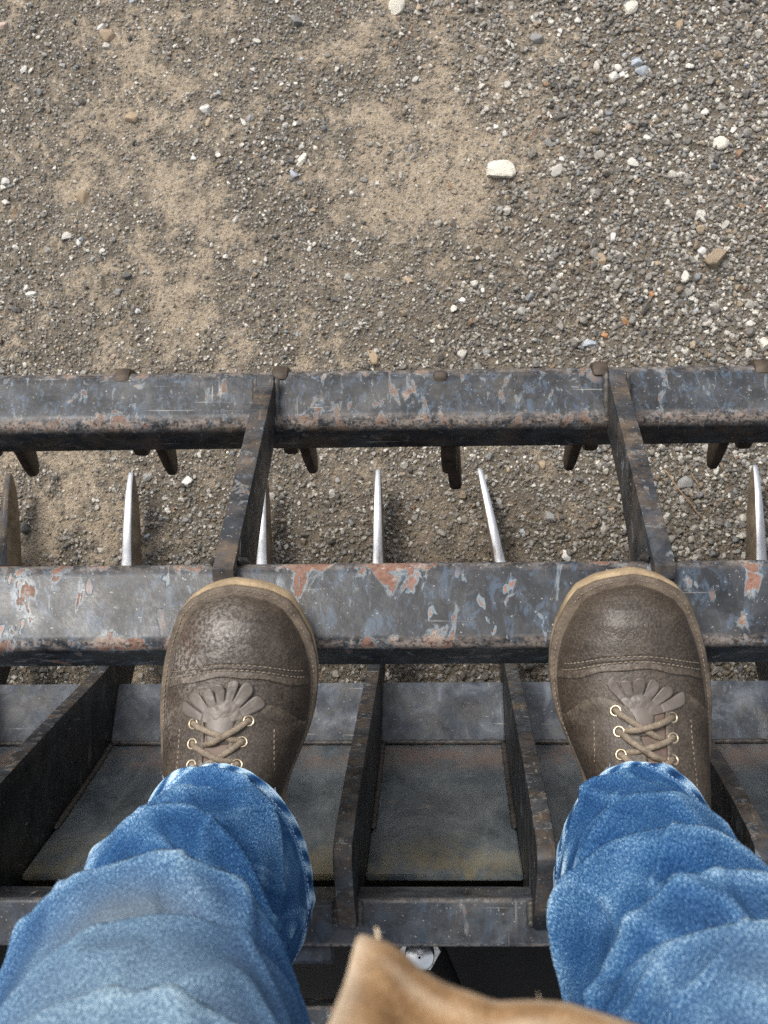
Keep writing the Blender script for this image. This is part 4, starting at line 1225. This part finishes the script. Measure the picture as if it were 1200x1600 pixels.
# ---- jacket: open front, the wearer's left panel hangs into view -----
nu, nz = 220, 110
uu = np.linspace(0, 1, nu)[:, None]; vv = np.linspace(0, 1, nz)[None]
ctrl = np.array([(-.0214, -.0780), (-.0132, -.0806), (-.0086, -.0844), (-.0029, -.0868), (.0048, -.0889), (.0109, -.0919), (.018, -.0926), (.0272, -.0938), (.0455, -.1005), (.105, -.126), (.165, -.17), (.20, -.26), (.19, -.42), (.10, -.52), (0, -.54), (-.10, -.52), (-.19, -.42), (-.25, -.30), (-.27, -.20), (-.25, -.13)])
tc_ = np.r_[0, np.cumsum(np.linalg.norm(np.diff(ctrl, axis=0), axis=1))]; tc_ /= tc_[-1]
uq = uu[:, 0] ** 1.35
JX = np.interp(uq, tc_, ctrl[:, 0])[:, None]; JY = np.interp(uq, tc_, ctrl[:, 1])[:, None]
hemz = 1.400 + .004 * np.sin(uu * 40) - .002
JZ = hemz + (1.95 - hemz) * vv
hgt = JZ - 1.40
JX2 = .001 + JX * (1 + .06 * sstep(hgt, 0, .3)) + .012 * np.sin(uu * 34 + hgt * 9) * sstep(uu, .2, .5) + (-.075 * np.minimum(hgt, .12)) * (uu < .5)
JY2 = JY - .0045 - .0022 * np.exp(-((JX - .002) / .013) ** 2) - .07 * np.minimum(hgt, .08) - .02 * sstep(hgt, .10, .45) + .006 * np.sin(uu * 47 + hgt * 14) * sstep(uu, .10, .4) + .0006 * np.sin(uu * 60 + hgt * 40) * (1 - vv)
JX2 = JX2 + 0 * JZ; JY2 = JY2 + 0 * JZ
worn = np.maximum(np.exp(-(hgt / .005) ** 2), np.exp(-(uq[:, None] * 2 / .005) ** 2)) * (.95 + .9 * (fbm(JX2 * 3, JZ * 3, 90, 3, 77) - .4))
worn = np.maximum(worn, .7 * np.exp(-((hgt - .018) / .002) ** 2))
thk = .0035 * np.exp(-((hgt - .010) / .012) ** 2)
jk = pp(np_obj('jacket', np.stack([JX2, JY2 + thk, JZ], -1).reshape(-1, 3), grid_faces(nu, nz), M['duck'], attrs={'worn': np.clip(worn, 0, 1).ravel()}, uv=np.stack([np.broadcast_to(uq[:, None] * 1.6, JZ.shape), JZ], -1).reshape(-1, 2)))
m = jk.modifiers.new('cloth', 'SOLIDIFY'); m.thickness = .004; m.offset = 0
# frayed fuzz on the hem
fz = []
G = np.stack([JX2, JY2 + thk, JZ], -1)
for k in range(60):
    i = int(rng.integers(0, 60))
    p = G[i, 0]
    d = rng.normal(size=3) * .0011; d[1] += .0008; d[2] -= .001
    fz.append(sweep(np.stack([p, p + d * .6 + [.0003, 0, 0], p + d]), [.00018, .00014, .00008], 4))
for (i, L) in ((3, .007), (30, .006)):
    p = G[i, 0]
    d = np.array([.001, .6, -.25]) * L
    fz.append(sweep(np.stack([p, p + d * .5 + [.0006, 0, 0], p + d]), [.0006, .0006, .0003], 5))
M['fuzz'] = m_simple('frayed_cotton', (.5, .4, .28), (.68, .56, .42), 100, .9)
v_, f_ = joined(fz)
tag(pp(np_obj('frayed_hem', v_, f_, M['fuzz']), jk), kind='stuff')
